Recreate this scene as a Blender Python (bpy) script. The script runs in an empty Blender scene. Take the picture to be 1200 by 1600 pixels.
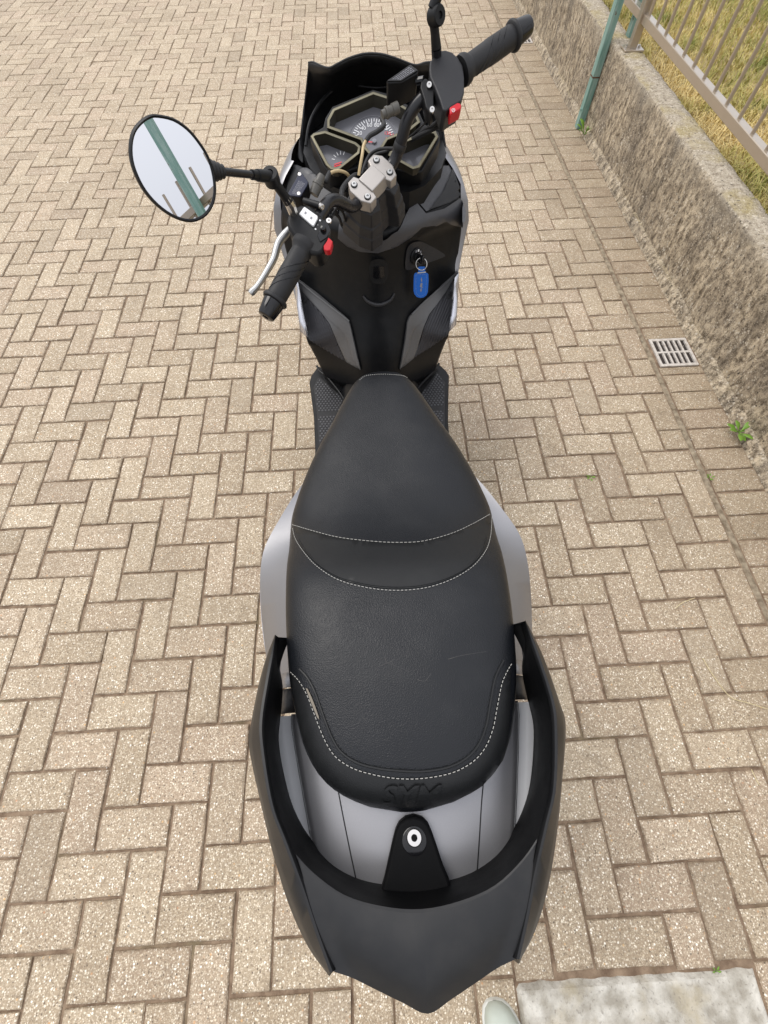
import bpy, bmesh, math, random
from mathutils import Vector, Matrix, noise
from mathutils.bvhtree import BVHTree
from mathutils.geometry import delaunay_2d_cdt
random.seed(7)
R = math.radians
sc = bpy.context.scene
col = sc.collection

# ------------------------------------------------------------------ camera (solved from the paving grid)
CAMZ = 1.4857576
CR = Vector((0.99852238, -0.05334103, -0.01038225))     # image right
CD = Vector((-0.05241607, -0.89497862, -0.44301900))    # image down
CF = Vector((0.01433920, 0.44290858, -0.89645210))      # forward
FPX = 663.004                                           # focal length, pixels of a 1200 x 1600 frame
CAM = Vector((0, 0, CAMZ))
cd = bpy.data.cameras.new('camera')
cam = bpy.data.objects.new('camera', cd)
col.objects.link(cam)
cd.sensor_fit = 'HORIZONTAL'
cd.sensor_width = 36
cd.lens = FPX / 1200 * 36
cd.clip_start = 0.02
cd.clip_end = 500
m = Matrix.Identity(4)
for i in range(3):
    m[i][0] = CR[i]; m[i][1] = -CD[i]; m[i][2] = -CF[i]; m[i][3] = CAM[i]
cam.matrix_world = m
sc.camera = cam

# ------------------------------------------------------------------ light overcast sky + soft sun
SUN_EL, SUN_AZ = 55, -52          # azimuth measured from +Y towards +X
w = bpy.data.worlds.new('World'); sc.world = w; w.use_nodes = True
wt = w.node_tree; wt.nodes.clear()
wo = wt.nodes.new('ShaderNodeOutputWorld')
bg = wt.nodes.new('ShaderNodeBackground')
sky = wt.nodes.new('ShaderNodeTexSky')
sky.sky_type = 'NISHITA'; sky.sun_disc = False
sky.sun_elevation = R(SUN_EL); sky.sun_rotation = R(SUN_AZ)
sky.air_density = 1.0; sky.dust_density = 2.5
tc = wt.nodes.new('ShaderNodeTexCoord')
cn = wt.nodes.new('ShaderNodeTexNoise')
cn.inputs['Scale'].default_value = 1.6; cn.inputs['Detail'].default_value = 5
cr = wt.nodes.new('ShaderNodeMapRange')
cr.inputs['From Min'].default_value = 0.30; cr.inputs['From Max'].default_value = 0.62
cr.inputs['To Min'].default_value = 0.62; cr.inputs['To Max'].default_value = 0.95
mx = wt.nodes.new('ShaderNodeMix'); mx.data_type = 'RGBA'
mx.inputs['B'].default_value = (8.7, 8.75, 9.1, 1)       # cloud layer, same scale as the sky texture
wt.links.new(tc.outputs['Generated'], cn.inputs['Vector'])
wt.links.new(cn.outputs['Fac'], cr.inputs['Value'])
wt.links.new(cr.outputs['Result'], mx.inputs['Factor'])
wt.links.new(sky.outputs['Color'], mx.inputs['A'])
sz = wt.nodes.new('ShaderNodeSeparateXYZ'); wt.links.new(tc.outputs['Generated'], sz.inputs['Vector'])
oc = wt.nodes.new('ShaderNodeMapRange')                 # overcast sky: zenith about 2.5 times the horizon, all round
oc.inputs['From Min'].default_value = 0.0; oc.inputs['From Max'].default_value = 1.0
oc.inputs['To Min'].default_value = 0.50; oc.inputs['To Max'].default_value = 1.30
wt.links.new(sz.outputs['Z'], oc.inputs['Value'])
ml = wt.nodes.new('ShaderNodeMix'); ml.data_type = 'RGBA'; ml.blend_type = 'MULTIPLY'; ml.inputs['Factor'].default_value = 1.0
wt.links.new(mx.outputs['Result'], ml.inputs['A']); wt.links.new(oc.outputs['Result'], ml.inputs['B'])
wt.links.new(ml.outputs['Result'], bg.inputs['Color'])
bg.inputs['Strength'].default_value = 0.10
wt.links.new(bg.outputs['Background'], wo.inputs['Surface'])
sd = bpy.data.lights.new('sun', 'SUN'); sd.energy = 1.0; sd.angle = R(34); sd.color = (1, 0.965, 0.91)
so = bpy.data.objects.new('sun', sd); col.objects.link(so)
sdir = Vector((math.sin(R(SUN_AZ)) * math.cos(R(SUN_EL)), math.cos(R(SUN_AZ)) * math.cos(R(SUN_EL)), math.sin(R(SUN_EL))))
so.rotation_euler = sdir.to_track_quat('Z', 'Y').to_euler()
so.location = sdir * 20
sc.view_settings.view_transform = 'Standard'
sc.view_settings.look = 'None'
sc.view_settings.gamma = 1
sc.view_settings.exposure = 0.68
sc.render.engine = 'CYCLES'

# ------------------------------------------------------------------ measuring helpers
def ray(x, y):
    return (CR * ((x - 600) / FPX) + CD * ((y - 800) / FPX) + CF).normalized()
def at(x, y, z):
    d = ray(x, y); return CAM + d * ((z - CAMZ) / d.z)
def onplane(x, y, p0, n):
    d = ray(x, y); return CAM + d * ((p0 - CAM).dot(n) / d.dot(n))
def project(p):
    q = p - CAM; z = q.dot(CF)
    return 600 + FPX * q.dot(CR) / z, 800 + FPX * q.dot(CD) / z, z
def lerp(a, b, t): return a + (b - a) * t
def interp(x, xs, ys):
    if x <= xs[0]: return ys[0]
    for i in range(1, len(xs)):
        if x <= xs[i]:
            return lerp(ys[i - 1], ys[i], (x - xs[i - 1]) / (xs[i] - xs[i - 1]))
    return ys[-1]
def sinterp(x, xs, ys):                       # smooth (Catmull-Rom) interpolation
    n = len(xs)
    if x <= xs[0]: return ys[0]
    if x >= xs[-1]: return ys[-1]
    for i in range(n - 1):
        if x <= xs[i + 1]:
            h = xs[i + 1] - xs[i]; t = (x - xs[i]) / h
            def sl(k):
                if k == 0: return (ys[1] - ys[0]) / (xs[1] - xs[0])
                if k == n - 1: return (ys[-1] - ys[-2]) / (xs[-1] - xs[-2])
                return (ys[k + 1] - ys[k - 1]) / (xs[k + 1] - xs[k - 1])
            a, b = sl(i) * h, sl(i + 1) * h
            t2, t3 = t * t, t * t * t
            return (2*t3 - 3*t2 + 1)*ys[i] + (t3 - 2*t2 + t)*a + (-2*t3 + 3*t2)*ys[i+1] + (t3 - t2)*b
def catmull(pts, k=6, closed=False):
    pts = [Vector(p) for p in pts]; n = len(pts); out = []
    for i in range(n if closed else n - 1):
        p1, p2 = pts[i], pts[(i + 1) % n]
        p0 = pts[i - 1] if (i > 0 or closed) else p1 * 2 - p2
        p3 = pts[(i + 2) % n] if (i + 2 < n or closed) else p2 * 2 - p1
        for j in range(k):
            t = j / k
            out.append(0.5 * ((2 * p1) + (p2 - p0) * t + (2*p0 - 5*p1 + 4*p2 - p3) * t*t + (3*p1 - p0 - 3*p2 + p3) * t*t*t))
    if not closed: out.append(pts[-1])
    return out

# ------------------------------------------------------------------ materials
MATS = {}
class NT:
    def __init__(s, name):
        s.m = bpy.data.materials.new(name); s.m.use_nodes = True
        s.t = s.m.node_tree; s.b = s.t.nodes['Principled BSDF']; MATS[name] = s.m
    def n(s, typ, **kw):
        nd = s.t.nodes.new(typ)
        for k, v in kw.items():
            if hasattr(nd, k) and not k[0].isupper(): setattr(nd, k, v)
            else: nd.inputs[k.replace('_', ' ')].default_value = v
        return nd
    def l(s, a, b): s.t.links.new(a, b)
    def pos(s):
        return s.n('ShaderNodeNewGeometry').outputs['Position']
    def noise(s, scale, detail=3, vec=None, rough=0.55):
        nd = s.n('ShaderNodeTexNoise', Scale=scale, Detail=detail, Roughness=rough)
        s.l(vec or s.pos(), nd.inputs['Vector']); return nd.outputs['Fac']
    def voro(s, scale, vec=None, feature='F1'):
        nd = s.n('ShaderNodeTexVoronoi', Scale=scale, feature=feature)
        s.l(vec or s.pos(), nd.inputs['Vector']); return nd
    def rng(s, v, a, b, c=0., d=1.):
        nd = s.n('ShaderNodeMapRange'); s.l(v, nd.inputs['Value'])
        for k, q in zip(('From Min', 'From Max', 'To Min', 'To Max'), (a, b, c, d)): nd.inputs[k].default_value = q
        return nd.outputs['Result']
    def mix(s, fac, a, b, blend='MIX'):
        nd = s.n('ShaderNodeMix', data_type='RGBA', blend_type=blend)
        for v, k in ((fac, 'Factor'), (a, 'A'), (b, 'B')):
            if isinstance(v, (int, float)): nd.inputs[k].default_value = v
            elif isinstance(v, tuple): nd.inputs[k].default_value = (*v, 1)
            else: s.l(v, nd.inputs[k])
        return nd.outputs['Result']
    def math(s, op, a, b=None):
        nd = s.n('ShaderNodeMath', operation=op)
        for i, v in enumerate((a, b)):
            if v is None: continue
            if isinstance(v, (int, float)): nd.inputs[i].default_value = v
            else: s.l(v, nd.inputs[i])
        return nd.outputs['Value']
    def bump(s, h, strength=0.3, dist=0.002):
        nd = s.n('ShaderNodeBump', Strength=strength, Distance=dist); s.l(h, nd.inputs['Height'])
        s.l(nd.outputs['Normal'], s.b.inputs['Normal']); return nd
    def set(s, **kw):
        for k, v in kw.items():
            i = s.b.inputs[k.replace('_', ' ')]
            if isinstance(v, tuple): i.default_value = (*v, 1)
            elif isinstance(v, (int, float)): i.default_value = v
            else: s.l(v, i)
        return s
def plastic(name, c, rough=0.45, grain=0.0, scale=900, metal=0.0, spec=0.4, coat=0.0, dust=0.02):
    s = NT(name)
    n1 = s.noise(35, 4)
    base = s.mix(s.rng(n1, 0.45, 0.8, 0, dust), c, (0.35, 0.31, 0.26))
    s.set(Base_Color=base, Metallic=metal, Specular_IOR_Level=spec)
    s.l(s.rng(s.noise(18, 5), 0.3, 0.7, rough * 0.88, rough * 1.12), s.b.inputs['Roughness'])
    if coat: s.set(Coat_Weight=coat, Coat_Roughness=0.08)
    if grain: s.bump(s.noise(scale, 2), grain, 0.001)
    return s.m
plastic('black_plastic', (0.0055, 0.0058, 0.0066), 0.44, 0.10, 1500, spec=0.28)
plastic('black_satin', (0.0070, 0.0072, 0.0080), 0.43, 0.05, 1600, spec=0.42, dust=0.02)
plastic('shield_black', (0.0045, 0.0048, 0.0055), 0.36, 0.08, 1500, spec=0.24, dust=0.012)  # black lowered to paint the dark reflection of a person left unbuilt
plastic('bezel_dark', (0.045, 0.040, 0.028), 0.4, 0.0, metal=0.3)
plastic('dark_grey_plastic', (0.020, 0.020, 0.022), 0.45, 0.15, 1300, spec=0.35)
plastic('trim_grey', (0.13, 0.13, 0.132), 0.40, 0.06, 1500, metal=0.3)
plastic('panel_grey', (0.050, 0.050, 0.054), 0.42, 0.12, 1400, spec=0.5)
plastic('shaded_black', (0.0035, 0.0036, 0.004), 0.62, 0.1, 1500, spec=0.10, dust=0.004)  # darkened copy of the rail's black, painting shade on inner walls and bracket
plastic('lens_silver', (0.82, 0.83, 0.85), 0.08, metal=0.4, dust=0.0, coat=0.6)
plastic('ribbed_black', (0.032, 0.032, 0.037), 0.38, 0.03)
plastic('rubber', (0.014, 0.014, 0.015), 0.55, 0.2, 1200)
plastic('tube_black', (0.012, 0.012, 0.014), 0.28, 0.0)
plastic('gloss_black', (0.006, 0.006, 0.007), 0.12, 0.0, dust=0.01)
plastic('silver_paint', (0.60, 0.60, 0.64), 0.24, 0.02, 2500, metal=0.75, coat=0.4, dust=0.01)
plastic('alloy', (0.46, 0.46, 0.45), 0.38, 0.05, 1500, metal=0.9)
plastic('steel', (0.62, 0.6, 0.57), 0.25, 0.0, metal=1.0)
plastic('clamp_alloy', (0.40, 0.375, 0.35), 0.42, 0.1, 1500, metal=0.65)
plastic('bezel', (0.165, 0.15, 0.10), 0.38, 0.05, 1500, metal=0.55)
plastic('red_plastic', (0.52, 0.010, 0.018), 0.35, dust=0.0)
plastic('white_plastic', (0.78, 0.78, 0.77), 0.4, dust=0.02)
plastic('print_white', (0.75, 0.75, 0.75), 0.5, dust=0.0)
plastic('print_grey', (0.22, 0.22, 0.24), 0.5, dust=0.0)
plastic('print_red', (0.75, 0.04, 0.05), 0.5, dust=0.0)
plastic('cable_tan', (0.52, 0.40, 0.22), 0.5)
plastic('connector', (0.085, 0.08, 0.07), 0.4)
plastic('thread', (0.40, 0.39, 0.36), 0.8, dust=0.3)
plastic('scuff', (0.045, 0.045, 0.047), 0.6, dust=0.3)
plastic('foam_tear', (0.20, 0.175, 0.14), 0.9, 0.6, 600)
plastic('blue_leather', (0.004, 0.105, 0.45), 0.42, 0.15, 900, dust=0.0)
plastic('tyre_rubber', (0.018, 0.018, 0.018), 0.7, 0.2, 500)
plastic('dial_face', (0.12, 0.12, 0.132), 0.22, dust=0.02, spec=0.8)  # grey lightened to paint sky reflected in the absent cover glass
plastic('plate_blue', (0.008, 0.012, 0.035), 0.35, dust=0.02)
plastic('shoe_fabric', (0.50, 0.54, 0.47), 0.75, 0.5, 1400)
plastic('shoe_sole', (0.66, 0.67, 0.62), 0.6, 0.2, 700)

def seat_mat(name, c, r, strength):
    s = NT(name)
    v = s.voro(620)
    p = s.n('ShaderNodeMapping'); p.inputs['Scale'].default_value = (1, 0.7, 1)
    s.l(s.pos(), p.inputs['Vector'])
    w1 = s.noise(60, 2)
    nz = s.noise(800, 3, p.outputs['Vector'])
    h = s.math('ADD', s.math('MULTIPLY', v.outputs['Distance'], 1.0), s.math('MULTIPLY', nz, 0.8))
    amp = s.rng(s.noise(7, 2), 0.35, 0.65, 0.45, 1.0)
    s.bump(s.math('MULTIPLY', h, amp), strength, 0.0009)
    # scuffs: dusty wear on the cushion
    sc1 = s.rng(s.noise(9, 6), 0.52, 0.75, 0, 0.16)
    s.set(Base_Color=s.mix(sc1, c, (0.05, 0.05, 0.05)), Specular_IOR_Level=0.33)
    s.l(s.rng(w1, 0.3, 0.7, r * 0.9, r * 1.1), s.b.inputs['Roughness'])
seat_mat('vinyl', (0.0075, 0.0085, 0.0105), 0.35, 0.6)
seat_mat('vinyl_smooth', (0.010, 0.0105, 0.011), 0.45, 0.18)

s = NT('satin_silver')                                     # grey metallic body paint with fine flake
fl = s.voro(2600)
s.set(Base_Color=s.mix(s.rng(fl.outputs['Color'], 0, 1, 0, 0.25), (0.27, 0.267, 0.276), (0.42, 0.42, 0.433)), Metallic=0.7, Specular_IOR_Level=0.5, Coat_Weight=0.25, Coat_Roughness=0.25)
s.l(s.rng(s.noise(14, 4), 0.3, 0.7, 0.38, 0.46), s.b.inputs['Roughness'])
s = NT('chrome_lens')
s.set(Base_Color=(0.75, 0.76, 0.78), Metallic=1.0, Roughness=0.12)
s = NT('mirror_glass'); s.set(Base_Color=(0.75, 0.765, 0.80), Metallic=1.0, Roughness=0.0)
s = NT('clear_glass'); s.set(Base_Color=(0.9, 0.92, 0.92), Roughness=0.08, Alpha=0.16)

def paver_mat(name, use_attr):
    s = NT(name)
    if use_attr:
        rnd = s.n('ShaderNodeAttribute', attribute_name='tone').outputs['Fac']
    else:
        rnd = s.n('ShaderNodeObjectInfo').outputs['Random']
    big = s.noise(1.1, 4); med = s.noise(11, 6, None, 0.62); fine = s.noise(160, 4)
    c = s.mix(rnd, (0.305, 0.236, 0.160), (0.350, 0.280, 0.196))
    r2 = s.math('FRACT', s.math('MULTIPLY', rnd, 7.31))
    c = s.mix(s.rng(r2, 0.5, 1.0, 0, 0.6), c, (0.325, 0.238, 0.172))
    light = s.rng(rnd, 0, 1, 1.19, 1.31)
    def pebbles(c, scale, lo, hi, r0, r1, ca, cb, amt):
        v = s.voro(scale); sep = s.n('ShaderNodeSeparateColor'); s.l(v.outputs['Color'], sep.inputs['Color'])
        f = s.math('MULTIPLY', s.rng(sep.outputs['Red'], lo, hi, 0, amt), s.rng(v.outputs['Distance'], r0, r1, 1, 0))
        return s.mix(f, c, s.mix(sep.outputs['Green'], ca, cb))
    c = s.mix(s.rng(fine, 0.47, 0.66, 0, 0.62), c, (0.150, 0.115, 0.078))
    c = pebbles(c, 340, 0.30, 0.60, 0.25, 0.55, (0.40, 0.33, 0.235), (0.62, 0.545, 0.42), 0.85)
    c = pebbles(c, 205, 0.46, 0.62, 0.24, 0.50, (0.46, 0.38, 0.27), (0.78, 0.71, 0.58), 0.92)
    c = pebbles(c, 140, 0.70, 0.78, 0.22, 0.42, (0.50, 0.41, 0.28), (0.90, 0.86, 0.76), 0.95)
    c = pebbles(c, 155, 0.80, 0.88, 0.20, 0.45, (0.075, 0.060, 0.045), (0.17, 0.13, 0.088), 0.9)
    c = pebbles(c, 120, 0.965, 0.98, 0.20, 0.42, (0.55, 0.36, 0.17), (0.42, 0.22, 0.12), 0.85)
    lm = s.n('ShaderNodeMix', data_type='RGBA', blend_type='MULTIPLY'); lm.inputs['Factor'].default_value = 1
    s.l(c, lm.inputs['A']); s.l(light, lm.inputs['B']); c = lm.outputs['Result']
    r3 = s.math('FRACT', s.math('MULTIPLY', rnd, 23.7))
    c = s.mix(s.rng(r3, 0.84, 1.0, 0, 0.28), c, (0.22, 0.175, 0.130))      # odd darker stones
    c = s.mix(s.rng(med, 0.50, 0.74, 0, 0.34), c, (0.24, 0.187, 0.130))    # blotchy grime
    c = s.mix(s.rng(big, 0.52, 0.70, 0, 0.26), c, (0.24, 0.19, 0.13))      # broad stained areas
    c = s.mix(s.rng(s.noise(4.5, 7, None, 0.7), 0.60, 0.74, 0, 0.45), c, (0.14, 0.108, 0.075))
    if not use_attr:                      # dirt crusted along the edges of each stone
        g = s.n('ShaderNodeTexCoord').outputs['Generated']; sg = s.n('ShaderNodeSeparateXYZ'); s.l(g, sg.inputs['Vector'])
        ex = s.math('MINIMUM', s.math('SUBTRACT', 0.5, s.math('ABSOLUTE', s.math('SUBTRACT', sg.outputs['X'], 0.5))), s.math('SUBTRACT', 0.5, s.math('ABSOLUTE', s.math('SUBTRACT', sg.outputs['Y'], 0.5))))
        ex = s.math('ADD', ex, s.rng(s.noise(45, 5), 0.3, 0.7, -0.07, 0.07))
        c = s.mix(s.rng(ex, 0.0, 0.060, 0.45, 0), c, (0.19, 0.135, 0.088))
    # dirt washed against the foot of the wall
    sx = s.n('ShaderNodeSeparateXYZ'); s.l(s.pos(), sx.inputs['Vector'])
    d = s.math('MULTIPLY', s.rng(sx.outputs['X'], 0.9, 1.5, 0, 1), s.rng(s.noise(6, 5), 0.25, 0.7, 0.25, 0.95))
    c = s.mix(s.math('MULTIPLY', d, 0.5), c, (0.20, 0.15, 0.092))
    s.set(Base_Color=c, Roughness=0.85, Specular_IOR_Level=0.3)
    hb = s.math('ADD', s.math('MULTIPLY', s.noise(260, 3), 1.0), s.math('MULTIPLY', s.noise(40, 3), 0.8))
    s.bump(hb, 0.55, 0.004)
paver_mat('paver_stone', False); paver_mat('paver_stone_far', True)

s = NT('mortar'); c = s.mix(s.rng(s.noise(40, 6), 0.35, 0.68), (0.17, 0.13, 0.085), (0.40, 0.335, 0.24))
s.set(Base_Color=c, Roughness=0.95); s.bump(s.noise(180, 4), 0.8, 0.004)
s = NT('footing'); c = s.mix(s.rng(s.noise(24, 7), 0.36, 0.66), (0.15, 0.105, 0.068), (0.30, 0.235, 0.165))
s.set(Base_Color=c, Roughness=0.95); s.bump(s.noise(120, 5), 0.6, 0.004)
s = NT('joint_sand')
c = s.mix(s.rng(s.noise(30, 5), 0.35, 0.7), (0.150, 0.098, 0.062), (0.31, 0.225, 0.150))
c = s.mix(s.rng(s.noise(5, 3), 0.6, 0.75, 0, 0.5), c, (0.11, 0.115, 0.045))
s.set(Base_Color=c, Roughness=0.95); s.bump(s.noise(220, 3), 0.8, 0.004)

s = NT('rough_concrete')
pm = s.n('ShaderNodeMapping'); pm.inputs['Scale'].default_value = (1, 1, 0.6); s.l(s.pos(), pm.inputs['Vector'])
a1 = s.noise(42, 8, pm.outputs['Vector'], 0.70); a2 = s.noise(4, 5); a3 = s.noise(110, 5)
c = s.mix(s.rng(a1, 0.38, 0.60), (0.112, 0.085, 0.057), (0.62, 0.515, 0.37))
c = s.mix(s.rng(a2, 0.45, 0.7, 0, 0.6), c, (0.15, 0.125, 0.10))
pm2 = s.n('ShaderNodeMapping'); pm2.inputs['Scale'].default_value = (1, 1, 0.10); s.l(s.pos(), pm2.inputs['Vector'])
c = s.mix(s.rng(s.noise(9, 5, pm2.outputs['Vector']), 0.52, 0.66, 0, 0.62), c, (0.085, 0.070, 0.056))
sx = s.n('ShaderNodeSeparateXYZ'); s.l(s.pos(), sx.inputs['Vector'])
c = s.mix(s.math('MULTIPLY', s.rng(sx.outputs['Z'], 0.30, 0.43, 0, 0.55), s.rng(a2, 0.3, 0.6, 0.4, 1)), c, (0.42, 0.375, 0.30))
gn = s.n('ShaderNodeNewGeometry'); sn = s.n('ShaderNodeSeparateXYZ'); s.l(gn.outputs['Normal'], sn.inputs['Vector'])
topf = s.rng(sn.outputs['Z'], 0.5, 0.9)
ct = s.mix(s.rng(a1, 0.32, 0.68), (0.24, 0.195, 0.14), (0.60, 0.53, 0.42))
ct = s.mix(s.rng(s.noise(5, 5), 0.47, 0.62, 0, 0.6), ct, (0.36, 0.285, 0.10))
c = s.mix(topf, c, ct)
c = s.mix(s.rng(a3, 0.55, 0.78, 0, 0.55), c, (0.075, 0.062, 0.048))
pv = s.voro(75); sp_ = s.n('ShaderNodeSeparateColor'); s.l(pv.outputs['Color'], sp_.inputs['Color'])
c = s.mix(s.math('MULTIPLY', s.rng(sp_.outputs['Red'], 0.86, 0.92, 0, 0.8), s.rng(pv.outputs['Distance'], 0.2, 0.5, 1, 0)), c, (0.62, 0.56, 0.46))
c = s.mix(s.math('MULTIPLY', s.rng(sp_.outputs['Green'], 0.86, 0.92, 0, 0.9), s.rng(pv.outputs['Distance'], 0.2, 0.45, 1, 0)), c, (0.055, 0.045, 0.036))
for sc_, lo, hi, cc, am in ((210, 0.62, 0.8, (0.62, 0.55, 0.43), 0.7), (160, 0.74, 0.85, (0.07, 0.055, 0.04), 0.75), (110, 0.86, 0.92, (0.68, 0.61, 0.49), 0.8), (330, 0.6, 0.8, (0.12, 0.095, 0.07), 0.6)):
    pv = s.voro(sc_); sp_ = s.n('ShaderNodeSeparateColor'); s.l(pv.outputs['Color'], sp_.inputs['Color'])
    c = s.mix(s.math('MULTIPLY', s.rng(sp_.outputs['Red'], lo, hi, 0, am), s.rng(pv.outputs['Distance'], 0.22, 0.5, 1, 0)), c, cc)
s.set(Base_Color=c, Roughness=0.92, Specular_IOR_Level=0.2)
s.bump(s.math('ADD', a1, s.math('MULTIPLY', a3, 0.7)), 0.8, 0.008)

s = NT('slab_concrete')
c = s.mix(s.rng(s.noise(22, 7), 0.36, 0.66), (0.33, 0.30, 0.245), (0.64, 0.61, 0.54))
c = s.mix(s.rng(s.noise(9, 4), 0.52, 0.66, 0, 0.5), c, (0.42, 0.35, 0.22))
c = s.mix(s.rng(s.noise(130, 3), 0.58, 0.75, 0, 0.7), c, (0.19, 0.165, 0.135))
s.set(Base_Color=c, Roughness=0.9); s.bump(s.math('ADD', s.noise(22, 7), s.math('MULTIPLY', s.noise(140, 3), .4)), 0.9, 0.008)

s = NT('fence_paint'); c = s.mix(s.rng(s.noise(20, 4), 0.4, 0.7, 0, 0.3), (0.37, 0.305, 0.23), (0.32, 0.26, 0.195))
s.set(Base_Color=c, Coat_Weight=0.9, Coat_Roughness=0.12, Roughness=0.28, Metallic=0.35, Specular_IOR_Level=0.6)
s = NT('green_paint')
pm = s.n('ShaderNodeMapping'); pm.inputs['Scale'].default_value = (1, 1, 0.15); s.l(s.pos(), pm.inputs['Vector'])
c = s.mix(s.rng(s.noise(60, 5, pm.outputs['Vector']), 0.4, 0.7), (0.15, 0.29, 0.25), (0.30, 0.42, 0.38))
c = s.mix(s.rng(s.noise(40, 6), 0.66, 0.72, 0, 0.85), c, (0.12, 0.06, 0.035))
s.set(Base_Color=c, Roughness=0.5, Specular_IOR_Level=0.5); s.bump(s.noise(90, 4), 0.25, 0.002)
s = NT('rust'); s.set(Base_Color=s.mix(s.noise(90, 4), (0.06, 0.03, 0.018), (0.16, 0.075, 0.035)), Roughness=0.9)
s = NT('grate_plastic'); s.set(Base_Color=s.mix(s.rng(s.noise(60, 5), 0.45, 0.7, 0, 0.6), (0.60, 0.56, 0.51), (0.30, 0.25, 0.20)), Roughness=0.6)
s = NT('drain_shade'); s.set(Base_Color=(0.03, 0.022, 0.018), Roughness=0.9)  # dark colour that paints the shade below the grate bars
s = NT('soil'); s.set(Base_Color=s.mix(s.noise(30, 6), (0.22, 0.165, 0.08), (0.55, 0.43, 0.20)), Roughness=1.0); s.bump(s.noise(70, 4), 0.8, 0.01)
s = NT('bare_ground'); s.set(Base_Color=s.mix(s.noise(3, 8), (0.10, 0.09, 0.075), (0.22, 0.195, 0.155)), Roughness=1.0); s.bump(s.noise(40, 5), 0.6, 0.01)
s = NT('weed_leaf'); s.set(Base_Color=s.mix(s.noise(90, 3), (0.09, 0.20, 0.02), (0.22, 0.38, 0.05)), Roughness=0.5); s.b.inputs['Subsurface Weight'].default_value = 0.0
s = NT('straw'); s.set(Base_Color=(0.62, 0.52, 0.30), Roughness=0.7)
s = NT('grass_blade')
at_ = s.n('ShaderNodeAttribute', attribute_name='tone').outputs['Fac']
c = s.mix(s.rng(at_, 0, 0.5), (0.74, 0.58, 0.26), (0.55, 0.46, 0.16))
c = s.mix(s.rng(at_, 0.5, 1.0), c, (0.22, 0.25, 0.055))
s.set(Base_Color=c, Roughness=0.6, Specular_IOR_Level=0.2)

# ------------------------------------------------------------------ mesh helpers
def mk(name, verts, faces, mat, parent=None, base=None, smooth=True, angle=35, tag=None, bevel=0, solid=0, subsurf=0):
    b = Vector(base) if base is not None else (rootloc(parent) if parent else Vector())
    me = bpy.data.meshes.new(name)
    me.from_pydata([tuple(Vector(v) - b) for v in verts], [], faces)
    bm = bmesh.new(); bm.from_mesh(me)
    bmesh.ops.recalc_face_normals(bm, faces=bm.faces[:])
    bm.to_mesh(me); bm.free()
    me.materials.append(MATS[mat])
    o = bpy.data.objects.new(name, me); col.objects.link(o)
    if parent: o.parent = parent
    elif base is not None: o.location = b; ROOTLOC[o.name] = b
    if smooth:
        me.shade_smooth(); me.set_sharp_from_angle(angle=R(angle))
    if solid:
        md = o.modifiers.new('thickness', 'SOLIDIFY'); md.thickness = solid; md.offset = -1
    if bevel:
        md = o.modifiers.new('edges', 'BEVEL'); md.width = bevel; md.segments = 2 if bevel < 0.008 else 5; md.limit_method = 'ANGLE'; md.angle_limit = R(40)
        md.harden_normals = False
    if subsurf:
        md = o.modifiers.new('smooth', 'SUBSURF'); md.levels = md.render_levels = subsurf
    if tag: settag(o, *tag)
    return o
ROOTLOC = {}
def rootloc(o):
    while o.parent: o = o.parent
    return ROOTLOC.get(o.name, Vector())
def settag(o, label, cat, group=None, kind=None):
    if label: o['label'] = label
    if cat: o['category'] = cat
    if group: o['group'] = group
    if kind: o['kind'] = kind
def empty(name, loc, label, cat, group=None):
    o = bpy.data.objects.new(name, None); col.objects.link(o); o.location = loc
    o.empty_display_size = 0.1
    ROOTLOC[o.name] = Vector(loc); settag(o, label, cat, group); return o
def loft(rings, closed=False, cap=False):
    n = len(rings[0]); V = [p for r in rings for p in r]; F = []
    for i in range(len(rings) - 1):
        for j in range(n if closed else n - 1):
            k = (j + 1) % n
            F.append((i*n + j, i*n + k, (i+1)*n + k, (i+1)*n + j))
    if cap:
        F.append(tuple(range(n))); F.append(tuple((len(rings)-1)*n + j for j in range(n)))
    return V, F
def tube(path, rad, n=10, cap=True):
    path = [Vector(p) for p in path]; rings = []
    up = None
    for i, p in enumerate(path):
        t = (path[min(i+1, len(path)-1)] - path[max(i-1, 0)]).normalized()
        if up is None:
            up = t.cross(Vector((0, 0, 1)))
            if up.length < 0.1: up = t.cross(Vector((1, 0, 0)))
        up = (up - t * up.dot(t)).normalized(); v = t.cross(up)
        r = rad[i] if isinstance(rad, (list, tuple)) else rad
        rings.append([p + (up * math.cos(a) + v * math.sin(a)) * r for a in [2*math.pi*j/n for j in range(n)]])
    return loft(rings, True, cap)
def merge(*parts):
    V, F = [], []
    for v, f in parts:
        o = len(V); V += list(v); F += [tuple(i + o for i in q) for q in f]
    return V, F
def lathe(p0, p1, prof, n=20):              # prof: (distance along axis, radius)
    ax = (Vector(p1) - Vector(p0)).normalized(); u = ax.orthogonal().normalized(); v = ax.cross(u)
    return loft([[Vector(p0) + ax*d + (u*math.cos(a) + v*math.sin(a))*r for a in [2*math.pi*j/n for j in range(n)]] for d, r in prof], True, True)
def box(c, ex, ey, ez):                     # centre and half-axis vectors
    c = Vector(c); ex, ey, ez = Vector(ex), Vector(ey), Vector(ez)
    V = [c + ex*a + ey*b + ez*d for d in (-1, 1) for b in (-1, 1) for a in (-1, 1)]
    return V, [(0,2,3,1), (4,5,7,6), (0,1,5,4), (2,6,7,3), (0,4,6,2), (1,3,7,5)]
def abox(x0, x1, y0, y1, z0, z1):
    return box(((x0+x1)/2, (y0+y1)/2, (z0+z1)/2), ((x1-x0)/2, 0, 0), (0, (y1-y0)/2, 0), (0, 0, (z1-z0)/2))
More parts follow.
